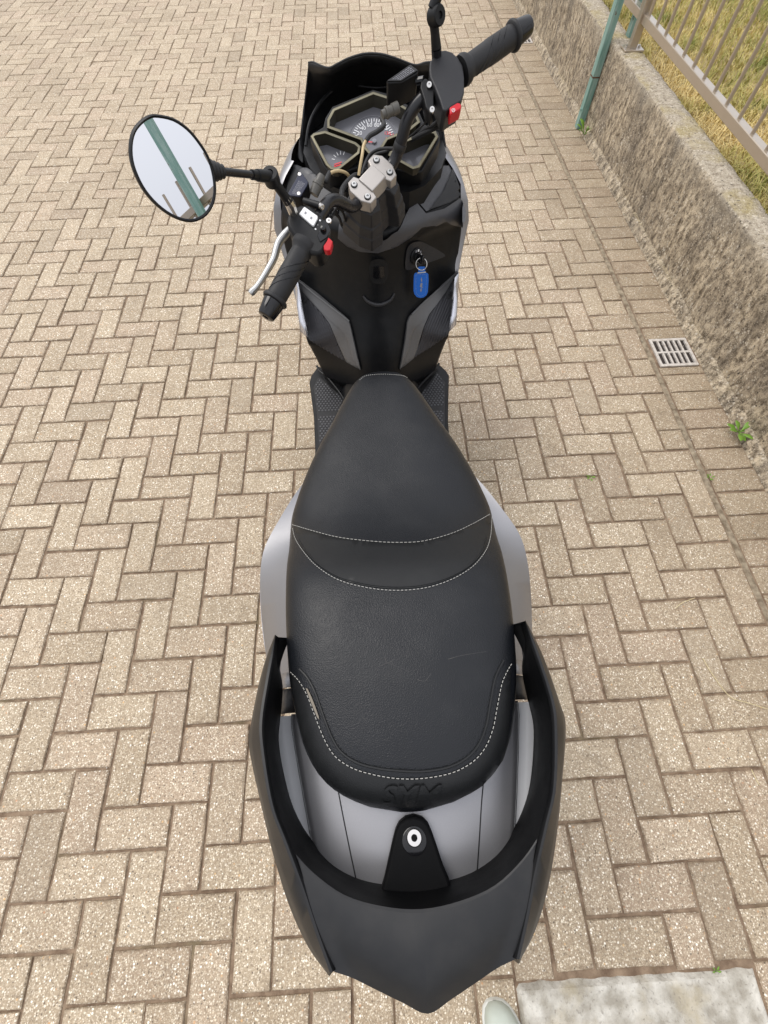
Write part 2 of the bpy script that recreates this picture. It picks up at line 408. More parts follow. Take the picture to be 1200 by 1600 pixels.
def prism(top, bot):
    n = len(top)
    return list(top) + list(bot), [tuple(range(n)), tuple(n + i for i in range(n))] + [(i, (i+1) % n, n + (i+1) % n, n + i) for i in range(n)]
def bvh_of(*objs):
    V, F = [], []
    for o in objs:
        mw = Matrix.Translation(rootloc(o))
        b = len(V); V += [mw @ v.co for v in o.data.vertices]; F += [tuple(b + i for i in p.vertices) for p in o.data.polygons]
    return BVHTree.FromPolygons(V, F)
def drape(b, x, y, off=0.0):
    d = ray(x, y); h = b.ray_cast(CAM, d, 6)
    if h[0] is None: return None
    n = h[1] if h[1].dot(d) < 0 else -h[1]
    return h[0] + n * off
def inpoly(x, y, P):
    c = False; j = len(P) - 1
    for i in range(len(P)):
        if (P[i][1] > y) != (P[j][1] > y) and x < (P[j][0]-P[i][0])*(y-P[i][1])/(P[j][1]-P[i][1]) + P[i][0]: c = not c
        j = i
    return c
def patch(name, poly, b, off, mat, parent, step=6, depth=0.006, hfun=None, smooth=True, angle=35):
    """a raised panel of its own thickness that follows the surface under it"""
    P = []
    n = len(poly)
    for i in range(n):
        p, q = poly[i], poly[(i+1) % n]; L = math.hypot(q[0]-p[0], q[1]-p[1]); k = max(1, int(L/step))
        for j in range(k): P.append((p[0]+(q[0]-p[0])*j/k, p[1]+(q[1]-p[1])*j/k))
    nb = len(P); pts = list(P)
    xs = [p[0] for p in P]; ys = [p[1] for p in P]
    y = min(ys) + step/2
    while y < max(ys):
        x = min(xs) + step/2
        while x < max(xs):
            if inpoly(x, y, P) and min((x-a)**2 + (y-c)**2 for a, c in P) > (0.45*step)**2: pts.append((x, y))
            x += step
        y += step
    vs, es, fs, ov, oe, of = delaunay_2d_cdt([Vector(p) for p in pts], [], [list(range(nb))], 1, 1e-5)
    top = []
    for v in vs:
        o = off + (hfun(v.x, v.y) if hfun else 0)
        h = drape(b, v.x, v.y, o); top.append(h)
    good = [h for h in top if h is not None]
    if not good: return None
    for i, h in enumerate(top):
        if h is None:
            j = min((k for k in range(len(vs)) if top[k] is not None), key=lambda k: (vs[k]-vs[i]).length)
            zz = top[j].z; top[i] = at(vs[i].x, vs[i].y, zz)
    V = list(top); F = [tuple(f) for f in fs]
    cnt = {}
    for f in F:
        for i in range(len(f)):
            e = (f[i], f[(i+1) % len(f)]); cnt[e] = 1
    bm_ = {}
    for (a, c) in list(cnt):
        if (c, a) not in cnt:
            for k in (a, c):
                if k not in bm_:
                    bm_[k] = len(V); d = (V[k] - CAM).normalized(); V.append(V[k] + d * depth)
            F.append((c, a, bm_[a], bm_[c]))
    return mk(name, V, F, mat, parent, smooth=smooth, angle=angle)
def drape_path(pts, b, off, k=8):
    out = []
    for p in catmull([(x, y, 0) for x, y in pts], k):
        h = drape(b, p.x, p.y, off)
        if h is not None: out.append(h)
    return out
def resample(path, step):
    out = [path[0]]; acc = 0
    for a, b in zip(path, path[1:]):
        L = (b - a).length; t = step - acc
        while t <= L: out.append(a.lerp(b, t/L)); t += step
        acc = (acc + L) % step
    return out
def dashes(path, dash, gap, r, n=5):
    fine = resample(path, 0.0012); nd = max(2, int(dash/0.0012)); ng = max(1, int(gap/0.0012)); parts = []
    i = 0
    while i + nd < len(fine):
        parts.append(tube(fine[i:i+nd], r, n)); i += nd + ng
    return merge(*parts)
def text_mesh(txt, size=1.0, bold=0.0):
    cu = bpy.data.curves.new('lettering', 'FONT'); cu.body = txt; cu.size = size; cu.align_x = 'CENTER'; cu.align_y = 'CENTER'
    cu.resolution_u = 3; cu.offset = bold
    o = bpy.data.objects.new('lettering', cu); col.objects.link(o)
    dg = bpy.context.evaluated_depsgraph_get(); me = bpy.data.meshes.new_from_object(o.evaluated_get(dg))
    V = [v.co.copy() for v in me.vertices]; F = [tuple(p.vertices) for p in me.polygons]
    bpy.data.objects.remove(o); bpy.data.curves.remove(cu); bpy.data.meshes.remove(me)
    return V, F

# ================================================================== SETTING
U = 0.103
def lat(u, v): return ((u - 10.2375) * U, (v + 7.2222) * U)
EDGE = 23                                   # herringbone is cut along this column
x_edge = lat(EDGE, 0)[0]
V, F = [], []
gx, gy = (-6.25, 1.62), (-2.2, 7.2)
V = [(gx[0], gy[0], -0.0055), (gx[1], gy[0], -0.0055), (gx[1], gy[1], -0.0055), (gx[0], gy[1], -0.0055)]
paving = mk('paving', V, [(0, 1, 2, 3)], 'joint_sand', base=(0, 0, 0), smooth=False)
settag(paving, 'driveway of beige concrete pavers laid in herringbone bond', 'paving', kind='structure')
G = 0.0068
def paver_geo(w_, h_, rs, z=0.0, cx=0.0, cy=0.0, fine=True):
    """stone with chamfered, slightly chipped upper edges, centred on (cx, cy)"""
    b = 0.0026
    V = []
    nl, ns = ((4, 2) if w_ > h_ else (2, 4)) if fine else (1, 1)
    per = [(-1 + 2*i/nl, -1) for i in range(nl)] + [(1, -1 + 2*i/ns) for i in range(ns)] + [(1 - 2*i/nl, 1) for i in range(nl)] + [(-1, 1 - 2*i/ns) for i in range(ns)]
    n = len(per)
    for k, (zz, ins) in enumerate(((-0.035, 0.0), (-0.0030, 0.0), (0.0, b))):
        for sx, sy in per:
            am = 0.0014 if fine else 0.0012
            j = rs.uniform(-am, am) if k else 0; j2 = rs.uniform(-am, am) if k else 0
            ch = rs.uniform(0, 0.004) if (fine and k == 2 and rs.random() < 0.16) else 0
            V.append((cx + sx * (w_/2 - ins - ch) + j, cy + sy * (h_/2 - ins - ch) + j2, z + zz))
    F = [tuple(range(2*n, 3*n))]
    for k in (0, n):
        for i in range(n): F.append((k + i, k + (i+1) % n, k + n + (i+1) % n, k + n + i))
    return V, F
bricks = []                                  # cx, cy, w, h
for v in range(-28, 62):
    for u in range(-50, EDGE):
        if (u - v) % 4 == 0:
            wu = min(2, EDGE - u); x, y = lat(u, v)
            bricks.append((x + wu*U/2, y + U/2, wu*U - G, U - G))
        elif (u - v) % 4 == 3:
            x, y = lat(u, v); bricks.append((x + U/2, y + U, U - G, 2*U - G))
        elif u == EDGE - 0: pass
for v in range(-28, 62):                     # half stones where a row starts one cell left of the field
    pass
XS0 = x_edge + 0.030
vv = -24
while vv < 66:                               # soldier course beside the wall
    y = lat(0, vv)[1]
    lo, hi = y + G*0.4, y + U - G*0.4
    for g0, g1 in ((1.408, 1.592), (5.111, 5.294)):
        if hi > g0 and lo < g1:
            if lo < g0: hi = g0
            elif hi > g1: lo = g1
            else: hi = lo
    if hi - lo > 0.012: bricks.append((XS0 + 0.098, (lo + hi)/2, 0.196, hi - lo))
    vv += 1
SLAB = (0.283, 0.893, -1.05, -0.607)
def view_area(b):
    x, y, w_, h_ = b
    a, c, d = project(Vector((x, y, 0)))
    if d < 0.05 or not (-20 < a < 1220 and -20 < c < 1620): return 0
    if 440 < a < 830 and 130 < c < 1500 and abs(a - 625) < 175 + 30 * (c > 800): return 0
    p = project(Vector((x - w_/2, y, 0))); q = project(Vector((x + w_/2, y, 0)))
    r_ = project(Vector((x, y - h_/2, 0))); t_ = project(Vector((x, y + h_/2, 0)))
    return math.hypot(p[0]-q[0], p[1]-q[1]) * math.hypot(r_[0]-t_[0], r_[1]-t_[1])
def clip_slab(b):
    x, y, w_, h_ = b
    if x + w_/2 < SLAB[0] or x - w_/2 > SLAB[1] or y - h_/2 > SLAB[3] or y + h_/2 < SLAB[2]: return [b]
    out = []
    if y + h_/2 - SLAB[3] > 0.012: out.append((x, (SLAB[3] + 0.004 + y + h_/2)/2, w_, y + h_/2 - SLAB[3] - 0.004))
    elif SLAB[0] - (x - w_/2) > 0.012: out.append(((SLAB[0] - 0.004 + x - w_/2)/2, y, SLAB[0] - 0.004 - x + w_/2, h_))
    elif x + w_/2 - SLAB[1] > 0.012: out.append(((SLAB[1] + 0.004 + x + w_/2)/2, y, x + w_/2 - SLAB[1] - 0.004, h_))
    return out
bricks = [q for b in bricks for q in clip_slab(b)]
bricks.sort(key=view_area, reverse=True)
rs = random.Random(3)
cache = {}
def paver_mesh(w_, h_):
    key = (round(w_, 4), round(h_, 4)); L = cache.setdefault(key, [])
    if len(L) < 14:
        V, F = paver_geo(w_, h_, rs); me = bpy.data.meshes.new('paver'); me.from_pydata(V, [], F); me.materials.append(MATS['paver_stone']); L.append(me); return me
    return rs.choice(L)
for b in bricks[:299]:
    o = bpy.data.objects.new('paver', paver_mesh(b[2], b[3])); col.objects.link(o); o.parent = paving
    o.location = (b[0] + rs.gauss(0, 0.0009), b[1] + rs.gauss(0, 0.0009), rs.gauss(0, 0.0009) - (0.0012 if b[0] > x_edge else 0))
    o.rotation_euler = (rs.gauss(0, 0.006), rs.gauss(0, 0.006), rs.gauss(0, 0.006))
V, F, T = [], [], []
for b in bricks[299:]:
    if b[1] > 7.5 or b[0] < -5.5:
        pass
    v, f = paver_geo(b[2], b[3], rs, fine=view_area(b) > 300); o = len(V); ca, sa = math.cos(rs.gauss(0, 0.006)), rs.gauss(0, 0.006); dz = rs.gauss(0, 0.001); tx, ty = rs.gauss(0, 0.006), rs.gauss(0, 0.006)
    for p in v:
        V.append((b[0] + p[0] - p[1]*sa, b[1] + p[1] + p[0]*sa, p[2] + dz + p[0]*tx + p[1]*ty - (0.0012 if b[0] > x_edge else 0)))
    F += [tuple(i + o for i in q) for q in f]; T += [rs.random()] * len(f)
pf = mk('paver_field', V, F, 'paver_stone_far', paving, smooth=False)
a = pf.data.attributes.new('tone', 'FLOAT', 'FACE'); a.data.foreach_set('value', T)
pf['kind'] = 'stuff'
# mortar fillet between the herringbone and the soldier course
V, F = [], []
n = 700
rings = []
for i in range(n + 1):
    y = -2.5 + i * 0.0157
    j = noise.noise(Vector((y * 9, 1, 0))) * 0.006 + noise.noise(Vector((y * 31, 4, 0))) * 0.004
    rings.append([(x_edge - 0.001 + j, y, -0.0085), (x_edge + 0.006 + j, y, 0.0 + j * 0.5), (XS0 - 0.010 + j, y, -0.001 - j), (XS0 - 0.002 - j, y, -0.0085)])
mk('mortar_strip', *loft(rings), 'mortar', paving)
ground = mk('ground', [(-60, -60, -0.05), (60, -60, -0.05), (60, 80, -0.05), (-60, 80, -0.05)], [(0, 1, 2, 3)], 'bare_ground', base=(0, 0, -0.05), smooth=False)
settag(ground, 'bare ground sheet under and around the paving', 'ground', kind='structure')

# ------------------------------------------------------------------ garden wall
WX0, WX1, WZ = 1.565, 1.715, 0.43
wl = empty('garden_wall', (1.64, 2.5, 0), 'low rough weathered concrete wall along the right side of the driveway', 'wall')
def nz(x, y, z, sc_): return noise.noise(Vector((x*sc_, y*sc_, z*sc_)))
rings = []
ny = 520
for i in range(ny + 1):
    y = -2.0 + i * (11.0 / ny)
    r_ = []
    prof = [(WX0 + 0.006, -0.03)] + [(WX0 + 0.004, 0.03 + k * 0.0235) for k in range(16)] + [(WX0 + 0.001, 0.408), (WX0 + 0.002, 0.420), (WX0 + 0.007, 0.4275), (WX0 + 0.018, 0.430), (WX0 + 0.032, 0.4305), (WX0 + 0.05, 0.431), (WX0 + 0.075, 0.432), (WX0 + 0.10, 0.431), (WX0 + 0.125, 0.428), (WX1 - 0.006, 0.422), (WX1, 0.405), (WX1, 0.25)]
    for k, (x, z) in enumerate(prof):
        d = 0.006 * nz(x, y, z, 7) + 0.004 * nz(x, y, z, 25) + 0.0025 * nz(x, y, z, 70)
        ed = max(0, 1 - abs(z - 0.418) / 0.02) if x < WX0 + 0.03 else 0
        chip = max(0, nz(x, y, 0, 11) - 0.15) * 0.03 * ed
        r_.append((x + d * (1 if x < WX0 + 0.02 else 0.2) + chip, y, z + (d * 0.6 if z > 0.41 else 0) - chip * 0.8))
    rings.append(r_)
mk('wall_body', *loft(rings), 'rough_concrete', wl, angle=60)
rings = []
for i in range(400 + 1):
    y = -2.0 + i * (11.0 / 400)
    d = 0.004 * nz(0, y, 0, 5) + 0.0012 * nz(0, y, 0, 26)
    rings.append([(XS0 + 0.197 + d, y, -0.008), (XS0 + 0.205 + d, y, 0.004 + d), (WX0 - 0.012 + d, y, 0.030 + d * 2), (WX0 + 0.012, y, 0.052 + d * 2)])
mk('mortar_footing', *loft(rings), 'rough_concrete', wl, angle=60)

# ------------------------------------------------------------------ lawn behind the wall
V = []; n = 40
lawn = mk('lawn', [(WX1 - 0.01, -3, 0.395), (9, -3, 0.40), (9, 14, 0.40), (WX1 - 0.01, 14, 0.395)], [(0, 1, 2, 3)], 'soil', base=(0, 0, 0), smooth=False)
settag(lawn, 'dry soil of the raised lawn behind the wall', 'lawn', kind='structure')
rs = random.Random(11)
V, F, T = [], [], []
for i in range(62000):
    y = rs.uniform(1.2, 6.8); x = WX1 - 0.015 + (rs.random() ** 1.15) * (2.6 if y > 3 else 1.7)
    g = noise.noise(Vector((x * 2.6, y * 2.6, 3))) * 0.9 + noise.noise(Vector((x * 8, y * 8, 9))) * 0.4 + min(0.35, (x - 1.8) * 0.5)
    t = max(0, min(1, 0.30 + g + rs.gauss(0, 0.16)))
    h = rs.uniform(0.02, 0.055) * (1.15 if t > 0.5 else 0.9); az = rs.uniform(0, 6.283); ln = rs.uniform(0.3, 1.5)
    dx, dy = math.cos(az), math.sin(az); wd = rs.uniform(0.0016, 0.0034)
    px_, py_ = -dy * wd, dx * wd; o = len(V)
    V += [(x - px_, y - py_, 0.395), (x + px_, y + py_, 0.395), (x + dx*h*ln*0.4 + px_*0.7, y + dy*h*ln*0.4 + py_*0.7, 0.395 + h*0.62), (x + dx*h*ln*0.4 - px_*0.7, y + dy*h*ln*0.4 - py_*0.7, 0.395 + h*0.62), (x + dx*h*ln, y + dy*h*ln, 0.395 + h * (1.0 - 0.25*ln*0.6))]
    F += [(o, o+1, o+2, o+3), (o+3, o+2, o+4)]; T += [t, t]
gr = mk('grass', V, F, 'grass_blade', base=(0, 0, 0), smooth=False)
a = gr.data.attributes.new('tone', 'FLOAT', 'FACE'); a.data.foreach_set('value', T)
settag(gr, 'short dry yellow and green grass behind the metal fence', 'grass', kind='stuff')

# ------------------------------------------------------------------ metal fence on the wall
FX = 1.652
fe = empty('metal_fence', (FX, 2.5, 0.43), 'taupe painted metal fence with round pickets on the concrete wall', 'fence')
def rail(z0, z1):
    return abox(1.632, 1.672, -2.0, 9.0, z0, z1)
mk('bottom_rail', *rail(0.540, 0.578), 'fence_paint', fe, bevel=0.003)
mk('top_rail', *rail(1.74, 1.778), 'fence_paint', fe, bevel=0.003)
pm_ = None
y0 = 3.305 + 0.131 * 20
pme = None
k = 0
yy = 3.305 - 0.131 * 38
while yy < 7.6:
    near_post = any(abs(yy - q) < 0.04 for q in (3.485, 5.485, 1.10, -1.75))
    if not near_post:
        if pme is None:
            v, f = tube([(FX, 0, 0.570), (FX, 0, 1.915)], 0.0085, 12)
            o = mk('picket', v, f, 'fence_paint', fe); pme = o.data; 
            o.location = (0, yy, 0)
            first = o
        else:
            o = bpy.data.objects.new('picket', pme); col.objects.link(o); o.parent = fe; o.location = (0, yy, 0)
    yy += 0.131
for py_ in (3.485, 5.485, 1.10, -1.75):
    ps = mk('post', *abox(1.619, 1.662, py_ - 0.021, py_ + 0.021, 0.43, 1.80), 'fence_paint', fe, bevel=0.003)
    bp = mk('base_plate', *abox(1.588, 1.70, py_ - 0.045, py_ + 0.045, 0.432, 0.441), 'fence_paint', ps, bevel=0.002)
    for sx in (-1, 1):
        mk('bolt', *lathe((1.644 + sx*0.040, py_, 0.441), (1.644 + sx*0.040, py_, 0.46), [(0, 0.008), (0.006, 0.008), (0.0061, 0.005), (0.010, 0.005)], 6), 'steel', ps, smooth=False)

# ------------------------------------------------------------------ green painted posts
def green_post(x, y, z0, z1, label):
    r = empty('green_post', (x, y, z0), label, 'post', 'green painted metal posts')
    h = 0.021
    L = [(-h, -h*1.2), (h, -h*1.2), (h, -h*0.3), (h*0.3, -h*0.3), (h*0.3, h*1.2), (-h, h*1.2)]
    rg = []
    for z in [z0 + (z1 - z0) * k / 12 for k in range(13)]:
        rg.append([(x + a + 0.0008*nz(a, z, 0, 30), y + b, z) for a, b in L])
    mk('angle_bar', *loft(rg, True, True), 'green_paint', r, bevel=0.0015)
    mk('bolt', *lathe((x - h, y - 0.004, z0 + 0.10), (x - h - 0.02, y - 0.004, z0 + 0.10), [(0, 0.008), (0.005, 0.008), (0.0052, 0.004), (0.009, 0.004)], 8), 'green_paint', r)
    return r
g1 = green_post(1.545, 3.655, 0.0, 2.2, 'tall weathered green metal post standing at the foot of the wall')
mk('rusty_sleeve', *abox(1.5226, 1.5674, 3.628, 3.6815, 0.262, 0.268), 'rust', g1)
green_post(1.60, -0.668, 0.43, 2.9, 'tall green metal post seen crossing the sky in the round mirror')
green_post(1.70, 3.69, 0.405, 2.0, 'green metal post standing just behind the fence post')

# ------------------------------------------------------------------ drain grates
def grate(x0, y0, y1, label):
    w_ = 0.178; r = empty('drain_grate', (x0 + w_/2, (y0+y1)/2, 0), label, 'drain', 'white plastic drain grates beside the wall')
    mk('frame', *merge(abox(x0, x0+w_, y0, y0+0.014, -0.0044, 0.003), abox(x0, x0+w_, y1-0.014, y1, -0.0044, 0.003), abox(x0, x0+0.012, y0+0.014, y1-0.014, -0.0044, 0.003), abox(x0+w_-0.012, x0+w_, y0+0.014, y1-0.014, -0.0044, 0.003)), 'grate_plastic', r, smooth=False)
    mk('shade_sheet', *abox(x0+0.003, x0+w_-0.003, y0+0.003, y1-0.003, -0.0050, -0.0045), 'drain_shade', r, smooth=False)  # thin dark sheet painted in place of a deep shaded shaft
    ym = (y0 + y1) / 2
    mk('cross_bar', *abox(x0+0.012, x0+w_-0.012, ym-0.005, ym+0.005, -0.0044, 0.0022), 'grate_plastic', r, smooth=False)
    p = (w_ - 0.024) / 6
    for k in range(1, 6):
        xc = x0 + 0.012 + p * k
        mk('bar', *merge(abox(xc-0.0042, xc+0.0042, y0+0.014, ym-0.005, -0.0044, 0.0026), abox(xc-0.0042, xc+0.0042, ym+0.005, y1-0.014, -0.0044, 0.0026)), 'grate_plastic', r, smooth=False)
grate(1.352, 1.412, 1.588, 'white slotted drain grate in the paving at the foot of the wall')
grate(1.352, 5.115, 5.29, 'far white drain grate half hidden behind the right grip')

# ------------------------------------------------------------------ concrete slab, shoe, weeds, straw
rs = random.Random(5)
rings = []
for i in range(41):
    y = SLAB[2] + (SLAB[3] - SLAB[2]) * i / 40
    row = []
    for j in range(61):
        x = SLAB[0] + (SLAB[1] - SLAB[0]) * j / 60
        ex = nz(x, y, 0, 30) * 0.004 if i in (40,) else 0
        row.append((x, y + ex, 0.006 + nz(x, y, 0, 14) * 0.003 + nz(x, y, 1, 60) * 0.0012 - (0.014 if i in (0, 40) or j in (0, 60) else 0)))
    rings.append(row)
sb = mk('concrete_slab', *loft(rings), 'slab_concrete', base=(0.588, -0.83, 0), angle=50)
settag(sb, 'pale chipped concrete slab set in the paving near the tail', 'slab')

sh = empty('shoe', (0.235, -0.78, 0), 'pale grey green shoe toe on the pavers beside the slab', 'shoe')
def shoe_ring(y, hw, zt, zb, cx, n=20):
    out = []
    for k in range(n + 1):
        a = math.pi * k / n
        c_, s_ = math.cos(a), math.sin(a)
        out.append((cx + hw * math.copysign(abs(c_) ** 0.75, c_), y, zb + (zt - zb) * abs(s_) ** 0.75))
    return out
st = [(-0.618, 0.004, 0.022, 0.014), (-0.622, 0.017, 0.034, 0.012), (-0.632, 0.029, 0.046, 0.012), (-0.65, 0.038, 0.055, 0.012), (-0.68, 0.045, 0.062, 0.012), (-0.72, 0.048, 0.07, 0.012), (-0.78, 0.044, 0.085, 0.012), (-0.84, 0.038, 0.10, 0.012), (-0.89, 0.035, 0.10, 0.012), (-0.905, 0.02, 0.09, 0.012)]
st = [(y - 0.009, hw, zt, zb) for y, hw, zt, zb in st]
cxs = lambda y: 0.222 - (y + 0.62) * 0.25
mk('upper', *loft([shoe_ring(y, hw, zt, zb, cxs(y)) for y, hw, zt, zb in st], cap=True), 'shoe_fabric', sh)
mk('sole', *loft([shoe_ring(y, hw + 0.004, 0.016, 0.0, cxs(y)) for y, hw, zt, zb in st], cap=True), 'shoe_sole', sh)

def weed(cx, cy, cz, n, L, label, seed, w_=0.3, tilt=0.35, group=None):
    rs = random.Random(seed); r = empty('weed', (cx, cy, cz), label, 'weed', group)
    for k in range(n):
        az = 6.283 * k / n + rs.uniform(-0.25, 0.25); l = L * rs.uniform(0.7, 1.1); tl = tilt + rs.uniform(-0.15, 0.2)
        d = Vector((math.cos(az), math.sin(az), 0)); s_ = Vector((-d.y, d.x, 0)); rings = []
        prof = [(0, .08), (.25, .25), (.45, .75), (.6, 1.0), (.75, .8), (.9, .55), (1, .08)]
        for t, q in prof:
            c_ = Vector((cx, cy, cz)) + d * l * t + Vector((0, 0, l * (tl * t * 1.6 - 0.7 * tl * t * t)))
            hw = l * w_ * q * 0.5
            rings.append([c_ - s_*hw + Vector((0, 0, hw*0.3)), c_, c_ + s_*hw + Vector((0, 0, hw*0.3))])
        mk('leaf', *loft(rings), 'weed_leaf', r, solid=0.0006)
wp = at(1156, 676, 0.02); weed(wp.x - 0.005, wp.y, 0.020, 8, 0.062, 'small bright green weed with lobed leaves by the wall foot', 2, 0.38)
wp = at(914, 206, 0.03); weed(wp.x, wp.y, 0.012, 7, 0.075, 'green weed sprouting at the base of the green post', 4, 0.36, 0.8)
wp = at(922, 745, 0.0); weed(wp.x, wp.y, -0.004, 5, 0.020, 'tiny green sprout in a paving joint beside the scooter', 8, 0.35)
wp = at(1110, 745, 0.0); weed(wp.x, wp.y, -0.004, 6, 0.022, 'tiny dull green sprout in the joint left of the soldier course', 9, 0.35)
wp = at(1120, 1519, 0.0); weed(wp.x, wp.y, -0.004, 6, 0.014, 'tiny olive sprout at the corner of the concrete slab', 10, 0.30)
def stalk(pts, label):
    P = catmull([at(x, y, 0.0035 + 0.002 * (i % 2)) for i, (x, y) in enumerate(pts)], 5)
    o = mk('straw', *tube(P, 0.0011, 5), 'straw', base=P[0]); settag(o, label, 'straw', 'dry straws on the paving')
stalk([(1098, 1028), (1112, 1052), (1140, 1088), (1168, 1098), (1200, 1108)], 'long bent dry straw lying on the pavers at the right edge')
stalk([(1055, 951), (1066, 942), (1086, 934)], 'short curved dry straw right of the seat')
stalk([(796, 578), (806, 588), (811, 590)], 'short pale straw beside the footboard')
stalk([(1174, 1202), (1180, 1215), (1186, 1226)], 'short dry straw low at the right edge')

rs = random.Random(21)
V, F = [], []
for i in range(420):                         # crumbs of grit and dead leaf along the wall foot and in the joints
    if rs.random() < 0.6: x, y = rs.uniform(1.28, 1.55), rs.uniform(0.5, 5.5)
    else: x, y = rs.uniform(-2.6, 1.3), rs.uniform(-0.7, 4.5)
    r_ = rs.uniform(0.0010, 0.0036); o = len(V); z = 0.0005 + (0.004 if x > 1.50 else 0)
    for k in range(6):
        a = 6.283 * k / 6 + rs.uniform(-0.3, 0.3); V.append((x + r_ * math.cos(a) * rs.uniform(0.6, 1.2), y + r_ * math.sin(a) * rs.uniform(0.6, 1.2), z))
    V += [(x + rs.gauss(0, r_*0.2), y + rs.gauss(0, r_*0.2), z + r_ * rs.uniform(0.4, 1.0))]
    F += [(o + k, o + (k + 1) % 6, o + 6) for k in range(6)]
gt = mk('grit', V, F, 'slab_concrete', base=(0, 0, 0), smooth=False)
settag(gt, 'loose grit and crumbs scattered on the paving', 'grit', kind='stuff')

# ================================================================== SCOOTER
AX = 0.025
def cx(z): return AX + 0.016 * max(0, 0.8 - z)
sco = empty('scooter', (AX, 0.6, 0), 'black and silver maxi scooter parked with its handlebar turned left', 'scooter')
def S(lx, y, z): return Vector((cx(z) + lx, y, z))
# ------------------------------------------------------------------ seat
SY = [-0.106, -0.100, -0.092, -0.08, -0.06, -0.03, 0.0, 0.05, 0.10, 0.15, 0.22, 0.28, 0.36, 0.416, 0.472, 0.535, 0.59, 0.66, 0.70, 0.718]
SW = [0.030, 0.058, 0.078, 0.101, 0.124, 0.1425, 0.153, 0.166, 0.1735, 0.179, 0.185, 0.191, 0.2005, 0.1915, 0.175, 0.150, 0.1225, 0.0905, 0.0700, 0.0570]
def seat_top(y): return sinterp(y, [-0.106, -0.092, -0.075, -0.05, 0.0, 0.10, 0.17, 0.215, 0.255, 0.30, 0.35, 0.42, 0.55, 0.66, 0.70, 0.718], [0.812, 0.838, 0.853, 0.862, 0.868, 0.868, 0.862, 0.850, 0.828, 0.803, 0.785, 0.777, 0.781, 0.783, 0.776, 0.764])
def seat_sil(y): return sinterp(y, [-0.11, 0.1, 0.24, 0.36, 0.72], [0.80, 0.80, 0.778, 0.708, 0.722])
rings = []
N = 48
ys = [-0.1075 + 0.0075 * k for k in range(5)] + [-0.07 + 0.012 * k for k in range(66)]
ys = [y for y in ys if y < 0.718] + [0.718]
for y in ys:
    hw = sinterp(y, SY, SW); zt = seat_top(y); zs = seat_sil(y)
    if y < -0.105: hw = 0.02
    ring = [S(-hw + 0.012, y, zs - 0.045), S(-hw + 0.003, y, zs - 0.02)]
    nexp = interp(y, [-0.1, 0.0, 0.25, 0.36, 0.72], [2.4, 3.0, 3.2, 2.7, 2.3])
    for k in range(N + 1):
        a = math.pi * (1 - k / N); c_, s_ = math.cos(a), math.sin(a)
        xx = math.copysign(abs(c_) ** (2 / nexp), c_) * hw; zz = zs + (zt - zs) * abs(s_) ** (2 / nexp)
        # scooped rider saddle
        if y > 0.33: zz -= 0.006 * math.exp(-(xx / 0.09) ** 2) * min(1, (y - 0.33) / 0.08)
        ring.append(S(xx, y, zz))
    ring += [S(hw - 0.003, y, zs - 0.02), S(hw - 0.012, y, zs - 0.045)]
    rings.append(ring)
seat = mk('seat', *loft(rings, False, True), 'vinyl', sco, angle=60)
sb_ = bvh_of(seat)
# smooth bolster between rider and pillion, and smooth border behind the pillion seam
st1 = [(457, 820), (490, 830), (530, 840), (580, 846), (620, 848), (660, 846), (705, 834), (740, 818), (766, 803)]
st2 = [(458, 826), (462, 842), (474, 862), (496, 886), (530, 907), (575, 919), (620, 923), (665, 919), (705, 906), (738, 886), (758, 862), (766, 838), (768, 806)]
rear = [(455, 1050), (468, 1064), (480, 1085), (489, 1108), (498, 1132), (510, 1160), (526, 1183), (552, 1200), (585, 1210), (625, 1216), (665, 1215), (705, 1207), (735, 1192), (756, 1170), (769, 1140), (776, 1105), (783, 1070), (790, 1052), (799, 1036)]
c1 = [(p.x, p.y) for p in catmull([(x, y, 0) for x, y in st1], 4)]; c2 = [(p.x, p.y) for p in catmull([(x, y, 0) for x, y in st2], 4)]
mid = [(x * 0.985 + 612 * 0.015, y * 0.995 + 870 * 0.005) for x, y in c1 + c2[::-1]]
patch('bolster_panel', [(612 + (x - 612) * 0.975, 866 + (y - 866) * 0.95) for x, y in c1 + c2[::-1]], sb_, 0.0012, 'vinyl_smooth', seat, 9, 0.004, angle=60)
outer = [(458, 1075), (466, 1120), (478, 1163), (500, 1207), (530, 1233), (570, 1250), (620, 1260), (655, 1261), (690, 1256), (735, 1238), (768, 1213), (788, 1178), (795, 1130), (797, 1062)]
cr_ = [(p.x, p.y) for p in catmull([(x, y, 0) for x, y in rear], 3)]
co_ = [(p.x, p.y) for p in catmull([(x, y, 0) for x, y in outer], 4)]
patch('border_panel', [(x + (620 - x) * 0.004, y + 1.5) for x, y in cr_] + co_[::-1], sb_, 0.0012, 'vinyl_smooth', seat, 8, 0.004, angle=60)
def seam(name, pts, off, r, mat, dash=None):
    P = drape_path(pts, sb_, off, 8)
    if dash: mk(name, *dashes(P, dash[0], dash[1], r), mat, seat)
    else: mk(name, *tube(P, r, 6), mat, seat)
seam('stitching', st1, 0.0007, 0.00055, 'thread', (0.0062, 0.0013))
seam('stitching', st2, 0.0013, 0.00052, 'thread', (0.005, 0.0015))
seam('stitching', rear, 0.0013, 0.00055, 'thread', (0.005, 0.0014))
seam('stitching', [(562, 594), (570, 588), (585, 585.5), (600, 585), (620, 586), (632, 588), (641, 594)], 0.0005, 0.0007, 'thread', (0.0036, 0.0022))
seam('piping', [(612 + (x - 612) * 0.965, 866 + (y - 866) * 0.90) for x, y in st2[1:-1]], 0.0014, 0.0014, 'vinyl_smooth')
seam('piping', [(x + (635 - x) * 0.075, y - 4 - 8 * (1 - abs(x - 627) / 180)) for x, y in rear], 0.0006, 0.0018, 'vinyl_smooth')
